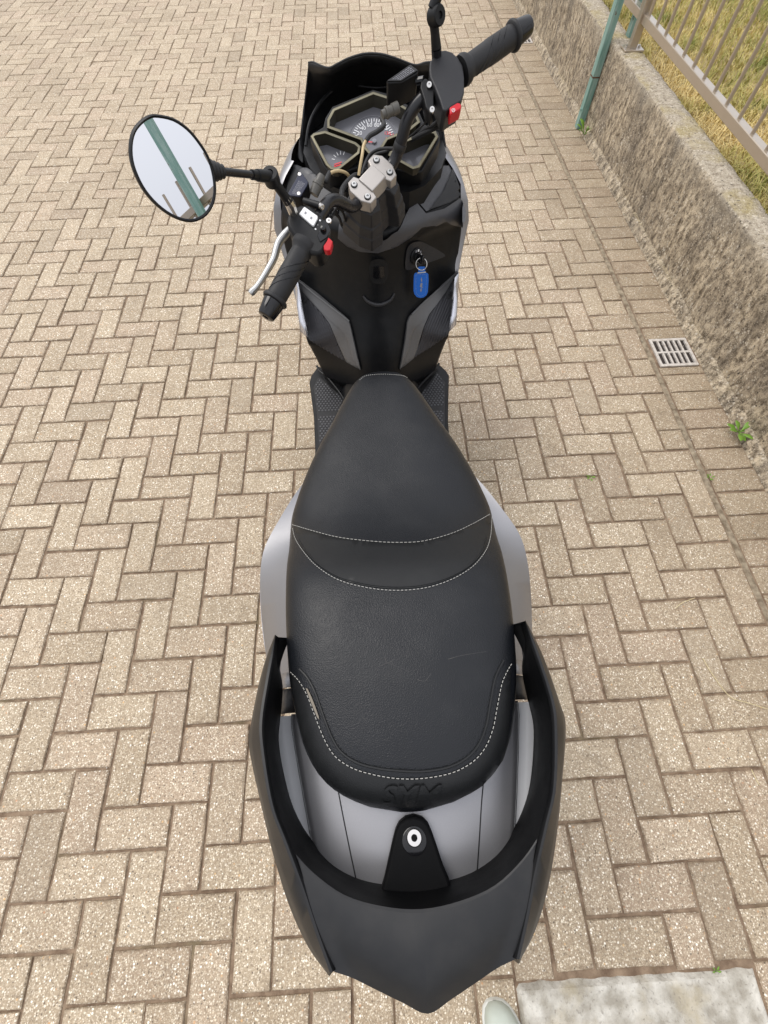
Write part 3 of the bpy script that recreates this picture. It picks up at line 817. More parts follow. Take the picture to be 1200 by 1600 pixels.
# torn strip of vinyl along the left rear seam
patch('torn_seam', [(479, 1075), (482, 1076), (488, 1089), (494, 1104), (499, 1119), (500, 1124), (497, 1121), (491, 1107), (485, 1092)], sb_, 0.0022, 'foam_tear', seat, 3, 0.002)
for k, pts in enumerate([[(596, 1012), (602, 1030), (606, 1036), (622, 1042), (640, 1050)], [(652, 1062), (664, 1064), (674, 1052)], [(590, 1042), (606, 1036), (618, 1030)], [(700, 1030), (722, 1024), (760, 1018)], [(566, 1120), (572, 1126)]]):
    P = drape_path(pts, sb_, 0.0001, 8); mk('scuff', *tube(P, 0.0003, 5), 'scuff', seat)
# embossed lettering on the rear of the seat
v, f = text_mesh('SYM', 1.0, 0.012)
xs_ = [p.x for p in v]; ys_ = [p.y for p in v]
me = bpy.data.meshes.new('t'); me.from_pydata(v, [], f); bm = bmesh.new(); bm.from_mesh(me); bmesh.ops.triangulate(bm, faces=bm.faces[:])
for _ in range(2): bmesh.ops.subdivide_edges(bm, edges=[e for e in bm.edges if e.calc_length() > 0.12], cuts=1); bmesh.ops.triangulate(bm, faces=bm.faces[:])
bm.verts.ensure_lookup_table()
tv = []
for q in bm.verts:
    a = (q.co.x - min(xs_)) / (max(xs_) - min(xs_)); b = (q.co.y - min(ys_)) / (max(ys_) - min(ys_))
    px_ = 594 + a * 88 + b * 9; py_ = 1259 - b * 31 - 1.5 * a
    hh = drape(sb_, px_, py_, 0.0); tv.append((hh if hh is not None else at(px_, py_, 0.81)) - ray(px_, py_) * 0.0048)
tf = [tuple(x.index for x in q.verts) for q in bm.faces]; bm.free()
edge = {}
for q in tf:
    for i in range(3): edge[(q[i], q[(i+1) % 3])] = 1
nt = len(tv); tv2 = tv + [p + (p - CAM).normalized() * 0.007 for p in tv]
side = [(b_, a_, a_ + nt, b_ + nt) for (a_, b_) in edge if (b_, a_) not in edge]
mk('lettering', tv2, tf + side, 'vinyl_smooth', seat, smooth=False)

# ------------------------------------------------------------------ silver side covers
BY = [0.02, 0.08, 0.125, 0.16, 0.20, 0.26, 0.31, 0.345, 0.40, 0.45, 0.50, 0.56, 0.64]
BW = [0.225, 0.240, 0.249, 0.256, 0.263, 0.270, 0.270, 0.262, 0.237, 0.211, 0.180, 0.15, 0.12]
for sgn in (-1, 1):
    rings = []
    for k in range(40):
        y = 0.075 + k * (0.64 - 0.075) / 39
        hb = sinterp(y, BY, BW); hs = sinterp(y, SY, SW); zs = seat_sil(y)
        zi = min(zs - 0.030, 0.765); wi = min(hs - 0.012, hb - 0.01)
        pts = [(wi, zi), (lerp(wi, hb, 0.5), lerp(zi, 0.675, 0.42)), (hb - 0.004, 0.678), (hb, 0.664), (hb + 0.0005, 0.645), (hb - 0.006, 0.60), (hb - 0.03, 0.52), (hb - 0.06, 0.42)]
        rings.append([S(sgn * a, y, z) for a, z in pts])
    mk('side_cover', *loft(rings), 'satin_silver', sco, angle=28)
    rings = []
    for k in range(14):
        y = 0.10 + k * 0.012
        hb = sinterp(y, BY, BW); e = 0.006 * math.sin(math.pi * min(1, k / 5) / 2)
        rings.append([S(sgn * a, y, z) for a, z in [(hb - 0.002, 0.645), (hb + 0.004 + e * 0.5, 0.640), (hb + 0.005 + e * 0.5, 0.62), (hb - 0.006, 0.60)]])
    mk('side_trim', *loft(rings), 'silver_paint', sco, angle=40)
    # seam strip and hinge cover between cushion and grab rail
    rings = [[S(sgn * a, y, z) for a, z in ((0.150, 0.776), (0.185, 0.764), (0.205, 0.74))] for y in (0.057, 0.079)]
    mk('seam_strip', *loft(rings), 'satin_silver', sco, solid=0.004)
    rings = [[S(sgn * a, y, z) for a, z in ((0.145, 0.774), (0.183, 0.763), (0.203, 0.735))] for y in (0.020, 0.0555)]
    mk('hinge_cover', *loft(rings), 'dark_grey_plastic', sco, solid=0.004)
# tail cover with its seams and glossy lamp sides
TY = [0.018, 0.0, -0.05, -0.10, -0.14, -0.17, -0.20, -0.225]
TW = [0.172, 0.171, 0.160, 0.148, 0.138, 0.126, 0.112, 0.10]
rings = []
for k in range(26):
    y = 0.018 - k * 0.0097; hw = interp(-y, [-t for t in TY], TW); row = []
    for j in range(33):
        t = -1 + j / 16; x = hw * t
        z = 0.792 - 0.010 * t * t - 0.02 * max(0, abs(t) - 0.85) - 0.10 * max(0, -0.16 - y)
        row.append(S(x, y, z))
    rings.append(row)
tail = mk('tail_cover', *loft(rings), 'satin_silver', sco, solid=0.004, angle=50)
tb = bvh_of(tail)
for pts in ([(527, 1228), (536, 1275), (545, 1320), (556, 1372)], [(755, 1225), (752, 1260), (749, 1310), (745, 1368)]):
    mk('seam', *tube(drape_path(pts, tb, 0.0003, 4), 0.0008, 6), 'black_plastic', tail)
for sgn in (-1, 1):
    rings = []
    for k in range(20):
        y = 0.016 - k * 0.0095; hw = interp(-y, [-t for t in TY], TW); b = math.sin(math.pi * min(1, max(0, (k + 1) / 20)))
        rings.append([S(sgn * a, y, z) for a, z in [(hw - 0.002, 0.7800), (hw + 0.006, 0.7735), (hw + 0.013, 0.7740), (hw + 0.022 + 0.004 * b, 0.7710), (hw + 0.030 + 0.006 * b, 0.762), (hw + 0.034 + 0.006 * b, 0.742), (hw + 0.026, 0.70)]])
    mk('tail_lamp_side', *loft(rings), 'lens_silver', sco, angle=50)
# ------------------------------------------------------------------ grab rail
ST = [((0.186, 0.124, 0.846), (0.1895, 0.1245, 0.835), (0.186, 0.124, 0.80)),
      ((0.1845, 0.098, 0.862), (0.199, 0.100, 0.835), (0.1950, 0.098, 0.785)),
      ((0.1865, 0.060, 0.873), (0.2085, 0.062, 0.834), (0.1885, 0.060, 0.772)),
      ((0.1895, 0.012, 0.879), (0.2155, 0.012, 0.834), (0.1895, 0.014, 0.770)),
      ((0.1850, -0.022, 0.881), (0.2165, -0.020, 0.834), (0.1895, -0.024, 0.770)),
      ((0.1700, -0.080, 0.881), (0.1945, -0.090, 0.832), (0.1715, -0.086, 0.770)),
      ((0.1520, -0.118, 0.879), (0.1770, -0.140, 0.830), (0.1500, -0.124, 0.772)),
      ((0.1330, -0.160, 0.873), (0.1560, -0.190, 0.826), (0.1250, -0.150, 0.790)),
      ((0.1150, -0.205, 0.865), (0.1330, -0.228, 0.824), (0.1100, -0.195, 0.80)),
      ((0.1010, -0.238, 0.858), (0.1080, -0.2535, 0.826), (0.0980, -0.232, 0.80))]
rail_parts = []; inner_parts = []
for sgn in (-1, 1):
    rr, oo, ii = [catmull([st[k] for st in ST], 6) for k in range(3)]
    rings = []; inner = []
    for k, (a, b, c) in enumerate(zip(rr, oo, ii)):
        t = min(1, k / 8)
        inner.append([S(sgn * x, y, z) for x, y, z in [(c.x, c.y, c.z), (lerp(c.x, a.x, 0.5) - 0.0022 * t, a.y, lerp(c.z, a.z, 0.5)), (a.x - 0.0042 * t, a.y, a.z - 0.0045)]])
        rings.append([S(sgn * x, y, z) for x, y, z in [(c.x, c.y, c.z), (c.x + 0.002, c.y, c.z), (a.x - 0.0038 * t, a.y, a.z - 0.005), (a.x - 0.0015 * t, a.y, a.z - 0.0008), (a.x + 0.002 * t, a.y, a.z - 0.0012), (lerp(a.x, b.x, 0.55), lerp(a.y, b.y, 0.55), lerp(a.z, b.z, 0.45)), (b.x - 0.001, b.y, b.z), (b.x - 0.002, b.y, b.z - 0.012), (b.x - 0.016, b.y + 0.002, b.z - 0.035)]])
    rail_parts.append(loft(rings, True, True)); inner_parts.append(loft(inner))
gr_ = mk('grab_rail', *merge(*rail_parts), 'black_satin', sco, angle=38)
for q in inner_parts: mk('rail_inner', *q, 'shaded_black', gr_, angle=50)
CL = [(-0.1480, -0.126), (-0.121, -0.1495), (-0.085, -0.171), (-0.043, -0.1825), (0, -0.1870), (0.043, -0.1825), (0.085, -0.171), (0.121, -0.1495), (0.1480, -0.126)]
EL = [(-0.0985, -0.2400), (-0.078, -0.2475), (-0.053, -0.2580), (-0.026, -0.2690), (0, -0.2785), (0.026, -0.2690), (0.053, -0.2580), (0.078, -0.2475), (0.0985, -0.2400)]
BL = [(-0.150, -0.127), (-0.114, -0.1615), (-0.079, -0.1790), (-0.042, -0.1870), (0, -0.1900), (0.042, -0.1870), (0.079, -0.1790), (0.114, -0.1615), (0.150, -0.127)]
def cm2(L): return [(p.x, p.y) for p in catmull([(a, b, 0) for a, b in L], 4)]
CL, EL, BL = cm2(CL), cm2(EL), cm2(BL)
rows = []
for t, mode in [(0.0, 'c'), (0.03, 'c'), (0.08, 'c'), (0.15, 'c'), (0.24, 'c'), (0.33, 'c'), (0.42, 'c'), (0.51, 'c'), (0.6, 'c'), (0.69, 'c'), (0.78, 'c'), (0.86, 'c'), (0.93, 'c'), (0.97, 'c'), (1.0, 'c'), (0.5, 'u'), (1.0, 'u')]:
    row = []
    for (a, b), (c_, d_), (e_, g_) in zip(CL, EL, BL):
        crease = 0.016 * max(0, 1 - abs(a) / 0.125)
        zc = 0.868 + 0.004 * (1 - (a / 0.15) ** 2)
        ze = 0.834 + 0.9 * crease + 0.018 * abs(c_) / 0.0985
        if mode == 'b': row.append(S(lerp(e_, a, t), lerp(g_, b, t), lerp(0.765, zc - 0.003, t)))
        elif mode == 'c':
            z = lerp(zc, ze, t) + 0.012 * math.sin(math.pi * t) * (0.6 + 0.4 * crease / 0.010) + crease * 0.45 * t * (1 - t)
            if t < 0.02: z -= 0.0006
            row.append(S(lerp(a, c_, t), lerp(b, d_, t), z))
        else: row.append(S(lerp(c_, c_ * 0.9, t), lerp(d_, d_ + 0.03, t), ze - 0.004 - 0.03 * t))
    rows.append(row)
plate = mk('tail_plate', *loft(rows), 'black_satin', gr_, angle=11)
rows = [[S(lerp(e_, a, t), lerp(g_, b, t), lerp(0.765, 0.868 + 0.004 * (1 - (a / 0.15) ** 2) - 0.0006, t)) for (a, b), (e_, g_) in zip(CL, BL)] for t in (0, 0.35, 0.7, 1.0)]
mk('rail_inner', *loft(rows), 'shaded_black', gr_, angle=60)
# bracket with bolt in front of the tail plate
BR = [(600, 1378), (606, 1350), (613, 1318), (618, 1298), (624, 1286), (634, 1278), (647, 1275), (661, 1279), (670, 1288), (676, 1302), (683, 1322), (692, 1350), (702, 1374), (716, 1425), (586, 1425)]
pts = [at(x, y, 0.810) for x, y in BR]
br = mk('bracket', *prism(pts, [p - Vector((0, 0, 0.03)) for p in pts]), 'shaded_black', gr_, bevel=0.004)
bc = at(647, 1308, 0.8105)
mk('bolt_recess', *lathe(bc + Vector((0.0, -0.004, -0.0004)), bc + Vector((0, -0.004, 1)), [(0, 0.0155), (0.0008, 0.0155), (0.0012, 0.0145), (0.0013, 0.0), ], 28), 'gloss_black', br)
mk('bolt', *lathe(bc, bc + Vector((0, 0.05, 1)), [(0.0, 0.0100), (0.0045, 0.0100), (0.0058, 0.0088), (0.0059, 0.0040), (0.003, 0.0036), (0.003, 0.0005)], 24), 'steel', br)
mk('socket_shade', *lathe(bc + Vector((0, 0.0003, 0.0058)), bc + Vector((0, 0.05, 1)), [(0, 0.0042), (0.0004, 0.0042), (0.00041, 0.0002)], 6), 'shaded_black', br)  # dark disc painting the shade inside the bolt's socket

# ------------------------------------------------------------------ lower body, tunnel, legshield, floor
rings = []
for y, hw, zt, zb in [(-0.17, 0.09, 0.74, 0.66), (-0.10, 0.13, 0.76, 0.60), (0.0, 0.16, 0.765, 0.52), (0.12, 0.175, 0.75, 0.45), (0.3, 0.19, 0.715, 0.32), (0.45, 0.17, 0.70, 0.26), (0.6, 0.13, 0.70, 0.24), (0.70, 0.075, 0.66, 0.24)]:
    rings.append([S(a * hw, y, z) for a, z in [(-0.7, zb), (-1, lerp(zb, zt, 0.4)), (-0.96, lerp(zb, zt, 0.85)), (-0.7, zt), (0, zt), (0.7, zt), (0.96, lerp(zb, zt, 0.85)), (1, lerp(zb, zt, 0.4)), (0.7, zb)]])
mk('under_body', *loft(rings, True, True), 'black_plastic', sco)
rings = []
for y, zt in [(0.60, 0.62), (0.68, 0.56), (0.76, 0.50), (0.85, 0.475), (0.95, 0.465), (1.03, 0.47)]:
    rings.append([S(a, y, z) for a, z in [(-0.15, 0.33), (-0.115, 0.40), (-0.085, zt - 0.045), (-0.06, zt - 0.010), (-0.035, zt), (0, zt + 0.002), (0.035, zt), (0.06, zt - 0.010), (0.085, zt - 0.045), (0.115, 0.40), (0.15, 0.33)]])
tun = mk('centre_tunnel', *loft(rings), 'shield_black', sco, angle=60)
RW = [[(0, 0.965, 0.430), (0.06, 0.975, 0.420), (0.11, 1.015, 0.390), (0.16, 1.060, 0.370), (0.192, 1.090, 0.360)],
      [(0, 0.995, 0.530), (0.062, 1.002, 0.520), (0.118, 1.035, 0.480), (0.172, 1.068, 0.455), (0.204, 1.085, 0.445)],
      [(0, 1.030, 0.605), (0.065, 1.036, 0.590), (0.125, 1.055, 0.535), (0.183, 1.072, 0.510), (0.215, 1.080, 0.505)],
      [(0, 1.050, 0.650), (0.072, 1.058, 0.630), (0.132, 1.070, 0.585), (0.192, 1.076, 0.555), (0.2215, 1.074, 0.550)],
      [(0, 1.066, 0.705), (0.080, 1.085, 0.685), (0.145, 1.120, 0.655), (0.206, 1.160, 0.640), (0.238, 1.155, 0.625)],
      [(0, 1.076, 0.755), (0.085, 1.105, 0.740), (0.155, 1.150, 0.720), (0.216, 1.195, 0.705), (0.246, 1.208, 0.695)],
      [(0, 1.082, 0.800), (0.090, 1.115, 0.800), (0.160, 1.170, 0.790), (0.222, 1.215, 0.775), (0.250, 1.230, 0.775)],
      [(0, 1.085, 0.850), (0.090, 1.105, 0.850), (0.160, 1.150, 0.840), (0.212, 1.195, 0.825), (0.238, 1.235, 0.835)],
      [(0, 1.130, 0.878), (0.090, 1.150, 0.880), (0.150, 1.190, 0.880), (0.198, 1.240, 0.875), (0.218, 1.270, 0.875)],
      [(0, 1.180, 0.900), (0.090, 1.190, 0.905), (0.145, 1.240, 0.912), (0.180, 1.290, 0.905), (0.200, 1.320, 0.895)]]
def surf(RW, ks=5, kr=5):
    rows = []
    for r_ in RW:
        full = [(-x, y, z) for x, y, z in r_[:0:-1]] + r_
        rows.append(catmull(full, ks))
    cols = [catmull([rows[i][j] for i in range(len(rows))], kr) for j in range(len(rows[0]))]
    return [[S(cols[j][i].x, cols[j][i].y, cols[j][i].z) for j in range(len(cols))] for i in range(len(cols[0]))]
shield = mk('leg_shield', *loft(surf(RW)), 'shield_black', sco, angle=70, solid=0.006)
lb = bvh_of(shield, tun)
def PX(pts, ox, oy, s_): return [(ox + a / s_, oy + b / s_) for a, b in pts]
def smoothpoly(P, k=3): return [(p.x, p.y) for p in catmull([(a, b, 0) for a, b in P], k, True)]
# grey trim blades with a moulded step, ribbed inserts, silver edges
LT = PX([(165, 85), (420, 270), (740, 540), (790, 590), (815, 650), (870, 880), (935, 1175), (880, 1150), (765, 1085), (725, 1000), (640, 810), (570, 640), (480, 520), (330, 360), (215, 225)], 440, 420, 7.5)
LT2 = PX([(165, 85), (420, 270), (740, 540), (790, 590), (815, 650), (870, 880), (935, 1175), (850, 1060), (800, 870), (750, 750), (690, 680), (590, 600), (440, 450), (300, 300)], 440, 420, 7.5)
RT = PX([(1035, 130), (960, 215), (800, 350), (540, 600), (385, 745), (355, 820), (320, 1080), (262, 1410), (330, 1365), (440, 1275), (480, 1170), (570, 880), (640, 720), (720, 600), (850, 440), (960, 270)], 590, 400, 8)
RT2 = PX([(1035, 130), (960, 215), (800, 350), (540, 600), (385, 745), (355, 820), (320, 1080), (262, 1410), (345, 1225), (385, 1080), (420, 940), (480, 860), (590, 770), (700, 630), (870, 400)], 590, 400, 8)
for A, B in ((LT, LT2), (RT, RT2)):
    t_ = patch('trim_blade', A, lb, 0.004, 'trim_grey', shield, 5, 0.006, angle=50)
    patch('blade_ridge', B, lb, 0.009, 'trim_grey', t_, 5, 0.007, angle=50)
LR = PX([(205, 205), (330, 365), (480, 528), (562, 645), (635, 815), (720, 1005), (755, 1080), (700, 1055), (322, 830), (300, 720), (250, 480), (228, 330)], 440, 420, 7.5)
RRb = PX([(945, 300), (850, 450), (725, 610), (650, 725), (580, 885), (490, 1175), (450, 1270), (640, 1150), (880, 985), (905, 850), (930, 560), (945, 420)], 590, 400, 8)
for A, sg in ((LR, 1), (RRb, -1)):
    patch('ribbed_insert', A, lb, 0.002, 'ribbed_black', shield, 1.8, 0.004, hfun=lambda x, y, sg=sg: 0.0019 * math.sin((x * 1.0 - sg * y * 0.42) * 6.283 / 4.2), angle=80)
def strip(name, A, B, zt, zb, mat, par, dy=-0.006):
    n_ = len(A); rings = []
    for k in range(n_):
        t = k / (n_ - 1); z = lerp(zt, zb, t)
        a, b = at(*A[k], z), at(*B[k], z)
        o = Vector((0, -dy, 0)) * 0
        rings.append([a, a.lerp(b, 0.45) + Vector((0, -0.002, 0.002)), b, b + Vector((0, 0.03, -0.005))])
    return mk(name, *loft(rings), mat, par, solid=0.002, angle=75)
strip('silver_edge', [(465, 440), (468, 455), (472, 477), (477, 502), (482, 528)], [(459, 434), (460, 445), (463.5, 477), (467, 502), (469, 518)], 0.690, 0.580, 'silver_paint', shield)
strip('silver_edge', [(711, 434), (709.5, 450), (708, 467), (704.5, 493), (701, 519)], [(717, 427), (717, 440), (715.5, 467), (714, 493), (712.5, 508)], 0.690, 0.580, 'silver_paint', shield)
def screw(x, y, b, r=0.0075, mat='black_plastic', off=0.002, par=None):
    p = drape(b, x, y, off); q = drape(b, x, y, off + 0.01)
    if p is None: return
    mk('screw', *lathe(p, q, [(0, r * 1.35), (0.0012, r * 1.3), (0.0013, r), (0.0045, r * 0.92), (0.0046, r * 0.45), (0.002, r * 0.4), (0.002, 0.0003)], 16), mat, par or shield)
for x, y in ((476, 468), (701, 461), (640, 340), (711, 342)): screw(x, y, lb, 0.008, 'dark_grey_plastic', 0.003)
# dark grey collar panel round the steering column
COL = [(532, 352), (545, 366), (572, 376), (600, 372), (624, 356), (638, 330), (650, 322), (662, 336), (690, 328), (714, 312), (722, 313), (728, 330), (727, 345), (720, 354), (708, 349), (694, 344), (672, 350), (656, 353), (640, 366), (616, 382), (590, 392), (566, 390), (545, 381), (530, 368)]
colp = patch('collar_panel', COL, lb, 0.010, 'panel_grey', shield, 5, 0.012, angle=45)
patch('dash_panel', [(640, 322), (652, 318), (664, 332), (700, 318), (718, 306), (712, 282), (700, 262), (690, 262), (676, 282), (662, 290), (648, 296), (636, 300)], lb, 0.006, 'panel_grey', shield, 5, 0.008)
patch('dash_facet', [(668, 330), (690, 300), (704, 268), (718, 306), (700, 318)], lb, 0.010, 'black_satin', shield, 5, 0.006)
patch('dash_panel', [(460, 300), (470, 268), (480, 262), (500, 276), (520, 290), (530, 310), (528, 336), (505, 330), (480, 322), (462, 318)], lb, 0.006, 'panel_grey', shield, 5, 0.008)
# key housing, hook and V lip
patch('ignition_panel', smoothpoly([(632, 418), (634, 392), (640, 380), (652, 376), (664, 380), (692, 396), (690, 402), (668, 410), (650, 416), (640, 421)], 3), lb, 0.004, 'dark_grey_plastic', shield, 4, 0.008)
patch('bag_hook', smoothpoly([(577, 420), (579, 408), (585, 403), (596, 403), (603, 408), (605, 420), (603, 434), (597, 441), (586, 441), (580, 435)], 3), lb, 0.008, 'black_plastic', shield, 4, 0.012)
patch('hook_recess', [(584, 414), (598, 414), (599, 430), (596, 433), (586, 433), (583, 430)], lb, 0.0092, 'gloss_black', shield, 4, 0.006)
P = drape_path([(568, 462), (573, 469), (582, 474), (591, 476), (600, 474), (610, 468), (616, 458)], lb, 0.003, 6)
mk('moulded_lip', *tube(P, [0.0025 + 0.003 * math.sin(math.pi * i / (len(P) - 1)) for i in range(len(P))], 8), 'dark_grey_plastic', shield)
# panel joint line of the glove box
for pts in ([(461, 432), (475, 442), (500, 462), (536, 490), (548, 500)], [(719, 418), (708, 430), (690, 445), (660, 470), (640, 490)]):
    P = drape_path(pts, lb, 0.0115, 5)
    mk('edge_bead', *tube(P, 0.0022, 6), 'trim_grey', shield)
# footboards with dotted rubber mats
for sgn, OUT, MAT_, lip in ((-1, [(497, 571), (511, 578), (560, 625), (560, 760), (491, 760), (492, 700), (490, 650), (483, 596), (486, 586)], PX([(125, 150), (145, 140), (330, 305), (330, 700), (140, 700), (128, 560), (120, 400), (95, 215)], 470, 560, 4.8), [(495, 572), (500, 580), (512, 590), (530, 612), (540, 628)]),
                            (1, [(686, 568), (676, 574), (630, 620), (630, 760), (703, 760), (700, 690), (701, 620), (702, 586), (698, 579)], PX([(1020, 100), (1000, 130), (870, 300), (870, 700), (1090, 700), (1085, 560), (1080, 400), (1085, 180)], 470, 560, 4.8), [(686, 568), (678, 580), (664, 594), (652, 608), (644, 622)])):
    tp = [at(x, y, 0.355) for x, y in OUT]
    fb = mk('footboard', *prism(tp, [p - Vector((0, 0, 0.05)) for p in tp]), 'black_plastic', sco, bevel=0.006)
    tp = [at(x, y, 0.362) for x, y in MAT_]
    mt = mk('rubber_mat', *prism(tp, [p - Vector((0, 0, 0.006)) for p in tp]), 'rubber', fb, bevel=0.002)
    parts = []
    XY = [(p.x, p.y) for p in tp]; x0, x1 = min(p[0] for p in XY), max(p[0] for p in XY); y0_, y1_ = min(p[1] for p in XY), max(p[1] for p in XY)
    r_i = 0; y = y0_
    while y < y1_:
        x = x0 + (0.0055 if r_i % 2 else 0)
        while x < x1:
            if all(inpoly(x + a, y + b, XY) for a, b in ((0.006, 0), (-0.006, 0), (0, 0.006), (0, -0.006))) and abs(y - 0.93) > 0.008:
                parts.append(lathe((x, y, 0.362), (x, y, 1), [(0, 0.0042), (0.0012, 0.0038), (0.0018, 0.0018)], 6))
            x += 0.011
        y += 0.0095; r_i += 1
    d = mk('grip_dots', *merge(*parts), 'panel_grey', mt, smooth=False); d['kind'] = 'stuff'  # lighter grey paints the sheen of the dots into their colour
    P = [at(x, y, 0.372) for x, y in lip]
    mk('mat_lip', *tube(catmull(P, 5), 0.004, 8), 'black_plastic', fb)
    # sill under the footboard
    rings = [[S(sgn * a, y, z) for a, z in [(0.10, 0.33), (hw, 0.325), (hw - 0.012, 0.27), (hw - 0.05, 0.22), (0.08, 0.20)]] for y, hw in ((0.45, 0.20), (0.6, 0.212), (0.8, 0.216), (0.95, 0.225), (1.08, 0.236), (1.15, 0.20), (1.22, 0.15))]
    mk('sill', *loft(rings), 'black_plastic', sco)
# ------------------------------------------------------------------ front fairing, nose
rings = []
for z, hw, yb, yn in [(0.40, 0.200, 1.12, 1.50), (0.50, 0.222, 1.11, 1.57), (0.58, 0.232, 1.115, 1.61), (0.66, 0.250, 1.19, 1.64), (0.72, 0.262, 1.225, 1.65), (0.78, 0.272, 1.245, 1.645), (0.83, 0.262, 1.25, 1.63), (0.865, 0.246, 1.262, 1.60), (0.89, 0.225, 1.285, 1.575), (0.905, 0.203, 1.32, 1.55)]:
    ring = []
    for k in range(33):
        t = -1 + k / 16; a = t * math.pi / 2
        ring.append(S(hw * math.copysign(abs(math.sin(a)) ** 0.8, t), yb + (yn - yb) * abs(math.cos(a)) ** 0.9, z))
    ri = 0.034 if z < 0.8 else (0.02 if z < 0.85 else 0.008)
    rings.append([S(-(hw - ri), yb - 0.006, z), S(-(hw - 0.006), yb - 0.004, z)] + ring + [S(hw - 0.006, yb - 0.004, z), S(hw - ri, yb - 0.006, z)])
mk('front_fairing', *loft(rings), 'satin_silver', sco, angle=50)
# headlamp in the nose
rings = []
for t in range(7):
    z = 0.70 + t * 0.022
    rings.append([S(x, 1.652 - 0.9 * x * x - 0.25 * (z - 0.75) ** 2 * 20, z) for x in [-0.12 + 0.02 * k for k in range(13)]])
mk('headlamp', *loft(rings), 'chrome_lens', sco)
# ------------------------------------------------------------------ smoked wind deflector
rim = [(473, 236, 0.895), (474.5, 190, 0.945), (477, 150, 0.99), (479.5, 120, 1.025), (482, 98, 1.052), (490, 97.5, 1.056), (500, 102, 1.058), (514, 106, 1.062), (527, 100, 1.068), (545, 91, 1.075), (570, 84, 1.082), (595, 84.5, 1.082), (618, 91, 1.075), (636, 98, 1.066), (650, 102, 1.061), (664, 98, 1.057), (676, 97, 1.052), (682, 120, 1.025), (687, 150, 0.99), (692, 190, 0.945), (698, 236, 0.895)]
top = [at(x, y, z) for x, y, z in rim]
n = len(top); rings = []
for t in [k / 8 for k in range(9)]:
    row = []
    for i, p in enumerate(top):
        a = (i / (n - 1)) * 2 - 1
        base = S(0.175 * math.copysign(abs(math.sin(a * math.pi / 2)) ** 0.9, a), 1.34 + 0.20 * math.cos(a * math.pi / 2), 0.885 + 0.02 * math.cos(a * math.pi / 2))
        q = p.lerp(base, t); bl = math.sin(math.pi * t) * 0.03
        q = q + Vector((0.4 * bl * a, bl * (1 - abs(a)), 0.0)); row.append(q)
    rings.append(row)
ws = mk('wind_deflector', *loft(rings), 'black_satin', sco, solid=0.004, angle=60)
mk('deflector_rim', *tube(catmull(top[4:17], 4), 0.0022, 8), 'black_satin', ws)
P = [at(x, y, z) for x, y, z in [(478, 228, 0.93), (482, 200, 0.955), (490, 178, 0.97), (505, 155, 0.985), (525, 137, 0.995), (544, 127, 1.0)]]
mk('moulded_lip', *tube(catmull(P, 5), 0.004, 8), 'black_plastic', ws)
P = [at(x, y, z) for x, y, z in [(560, 134, 0.99), (585, 137, 0.99), (605, 136, 0.99)]]
mk('moulded_lip', *tube(catmull(P, 5), 0.003, 8), 'black_plastic', ws)
# inner dash shelf under the instruments
shelf = [at(x, y, 0.915) for x, y in [(474, 238), (480, 190), (500, 150), (540, 125), (585, 118), (625, 122), (662, 148), (684, 190), (697, 238), (690, 262), (664, 290), (640, 300), (540, 300), (505, 285), (484, 262)]]
mk('dash_shelf', *prism(shelf, [p - Vector((0, 0, 0.04)) for p in shelf]), 'black_plastic', sco)

# ------------------------------------------------------------------ instruments
IP = Vector((AX, 1.14, 0.950)); IN = Vector((0, -math.sin(R(24)), math.cos(R(24))))
def ip(x, y, h=0.0):
    return onplane(x, y, IP + IN * h, IN)
inst = mk('instrument_panel', *prism([ip(x, y, -0.004) for x, y in [(484, 214), (492, 206), (505, 198), (508, 184), (519, 166), (583, 139), (612, 147), (655, 174), (664, 194), (686, 206), (688, 218), (660, 268), (646, 271), (610, 262), (560, 262), (528, 272), (514, 270), (505, 260)]], [ip(x, y, -0.004) - IN * 0.05 for x, y in [(484, 214), (492, 206), (505, 198), (508, 184), (519, 166), (583, 139), (612, 147), (655, 174), (664, 194), (686, 206), (688, 218), (660, 268), (646, 271), (610, 262), (560, 262), (528, 272), (514, 270), (505, 260)]]), 'black_plastic', sco, bevel=0.003)
def shrink(P, d):
    cx_, cy_ = sum(p[0] for p in P) / len(P), sum(p[1] for p in P) / len(P); out = []
    n = len(P)
    for i in range(n):
        a, b, c = Vector((*P[i-1], 0)), Vector((*P[i], 0)), Vector((*P[(i+1) % n], 0))
        e1, e2 = (b - a).normalized(), (c - b).normalized(); n1, n2 = Vector((-e1.y, e1.x, 0)), Vector((-e2.y, e2.x, 0))
        nn = (n1 + n2).normalized(); k = d / max(0.4, nn.dot(n1)); q = b + nn * k; out.append((q.x, q.y))
    return out
def ccw(P): 
    A = sum(P[i-1][0] * P[i][1] - P[i][0] * P[i-1][1] for i in range(len(P))); return P if A > 0 else P[::-1]
def window(P, name, bw=4.6, deep=0.012, hi=0.024):
    P = ccw(P); outs = P; ins = shrink(P, bw); ins2 = shrink(P, bw + 3.0)
    rings = [[ip(x, y, -0.004) for x, y in outs], [ip(x, y, hi - 0.002) for x, y in outs], [ip(x, y, hi) for x, y in shrink(P, 0.8)], [ip(x, y, hi) for x, y in shrink(P, bw - 0.8)], [ip(x, y, hi - 0.002) for x, y in ins]]
    bz = mk('bezel', *loft(rings, True), 'bezel', inst, angle=40)
    ins2 = shrink(P, bw + 0.6); low = [ip(x, y, hi) - IN * (hi + 0.0031) for x, y in ins2]
    rings = [[ip(x, y, hi - 0.002) for x, y in ins], [p + IN * 0.0002 for p in low]]
    mk('bezel_wall', *loft(rings, True), 'bezel_dark', bz)
    d = low
    return mk(name, d, [tuple(range(len(d)))], 'dial_face', inst, smooth=False)
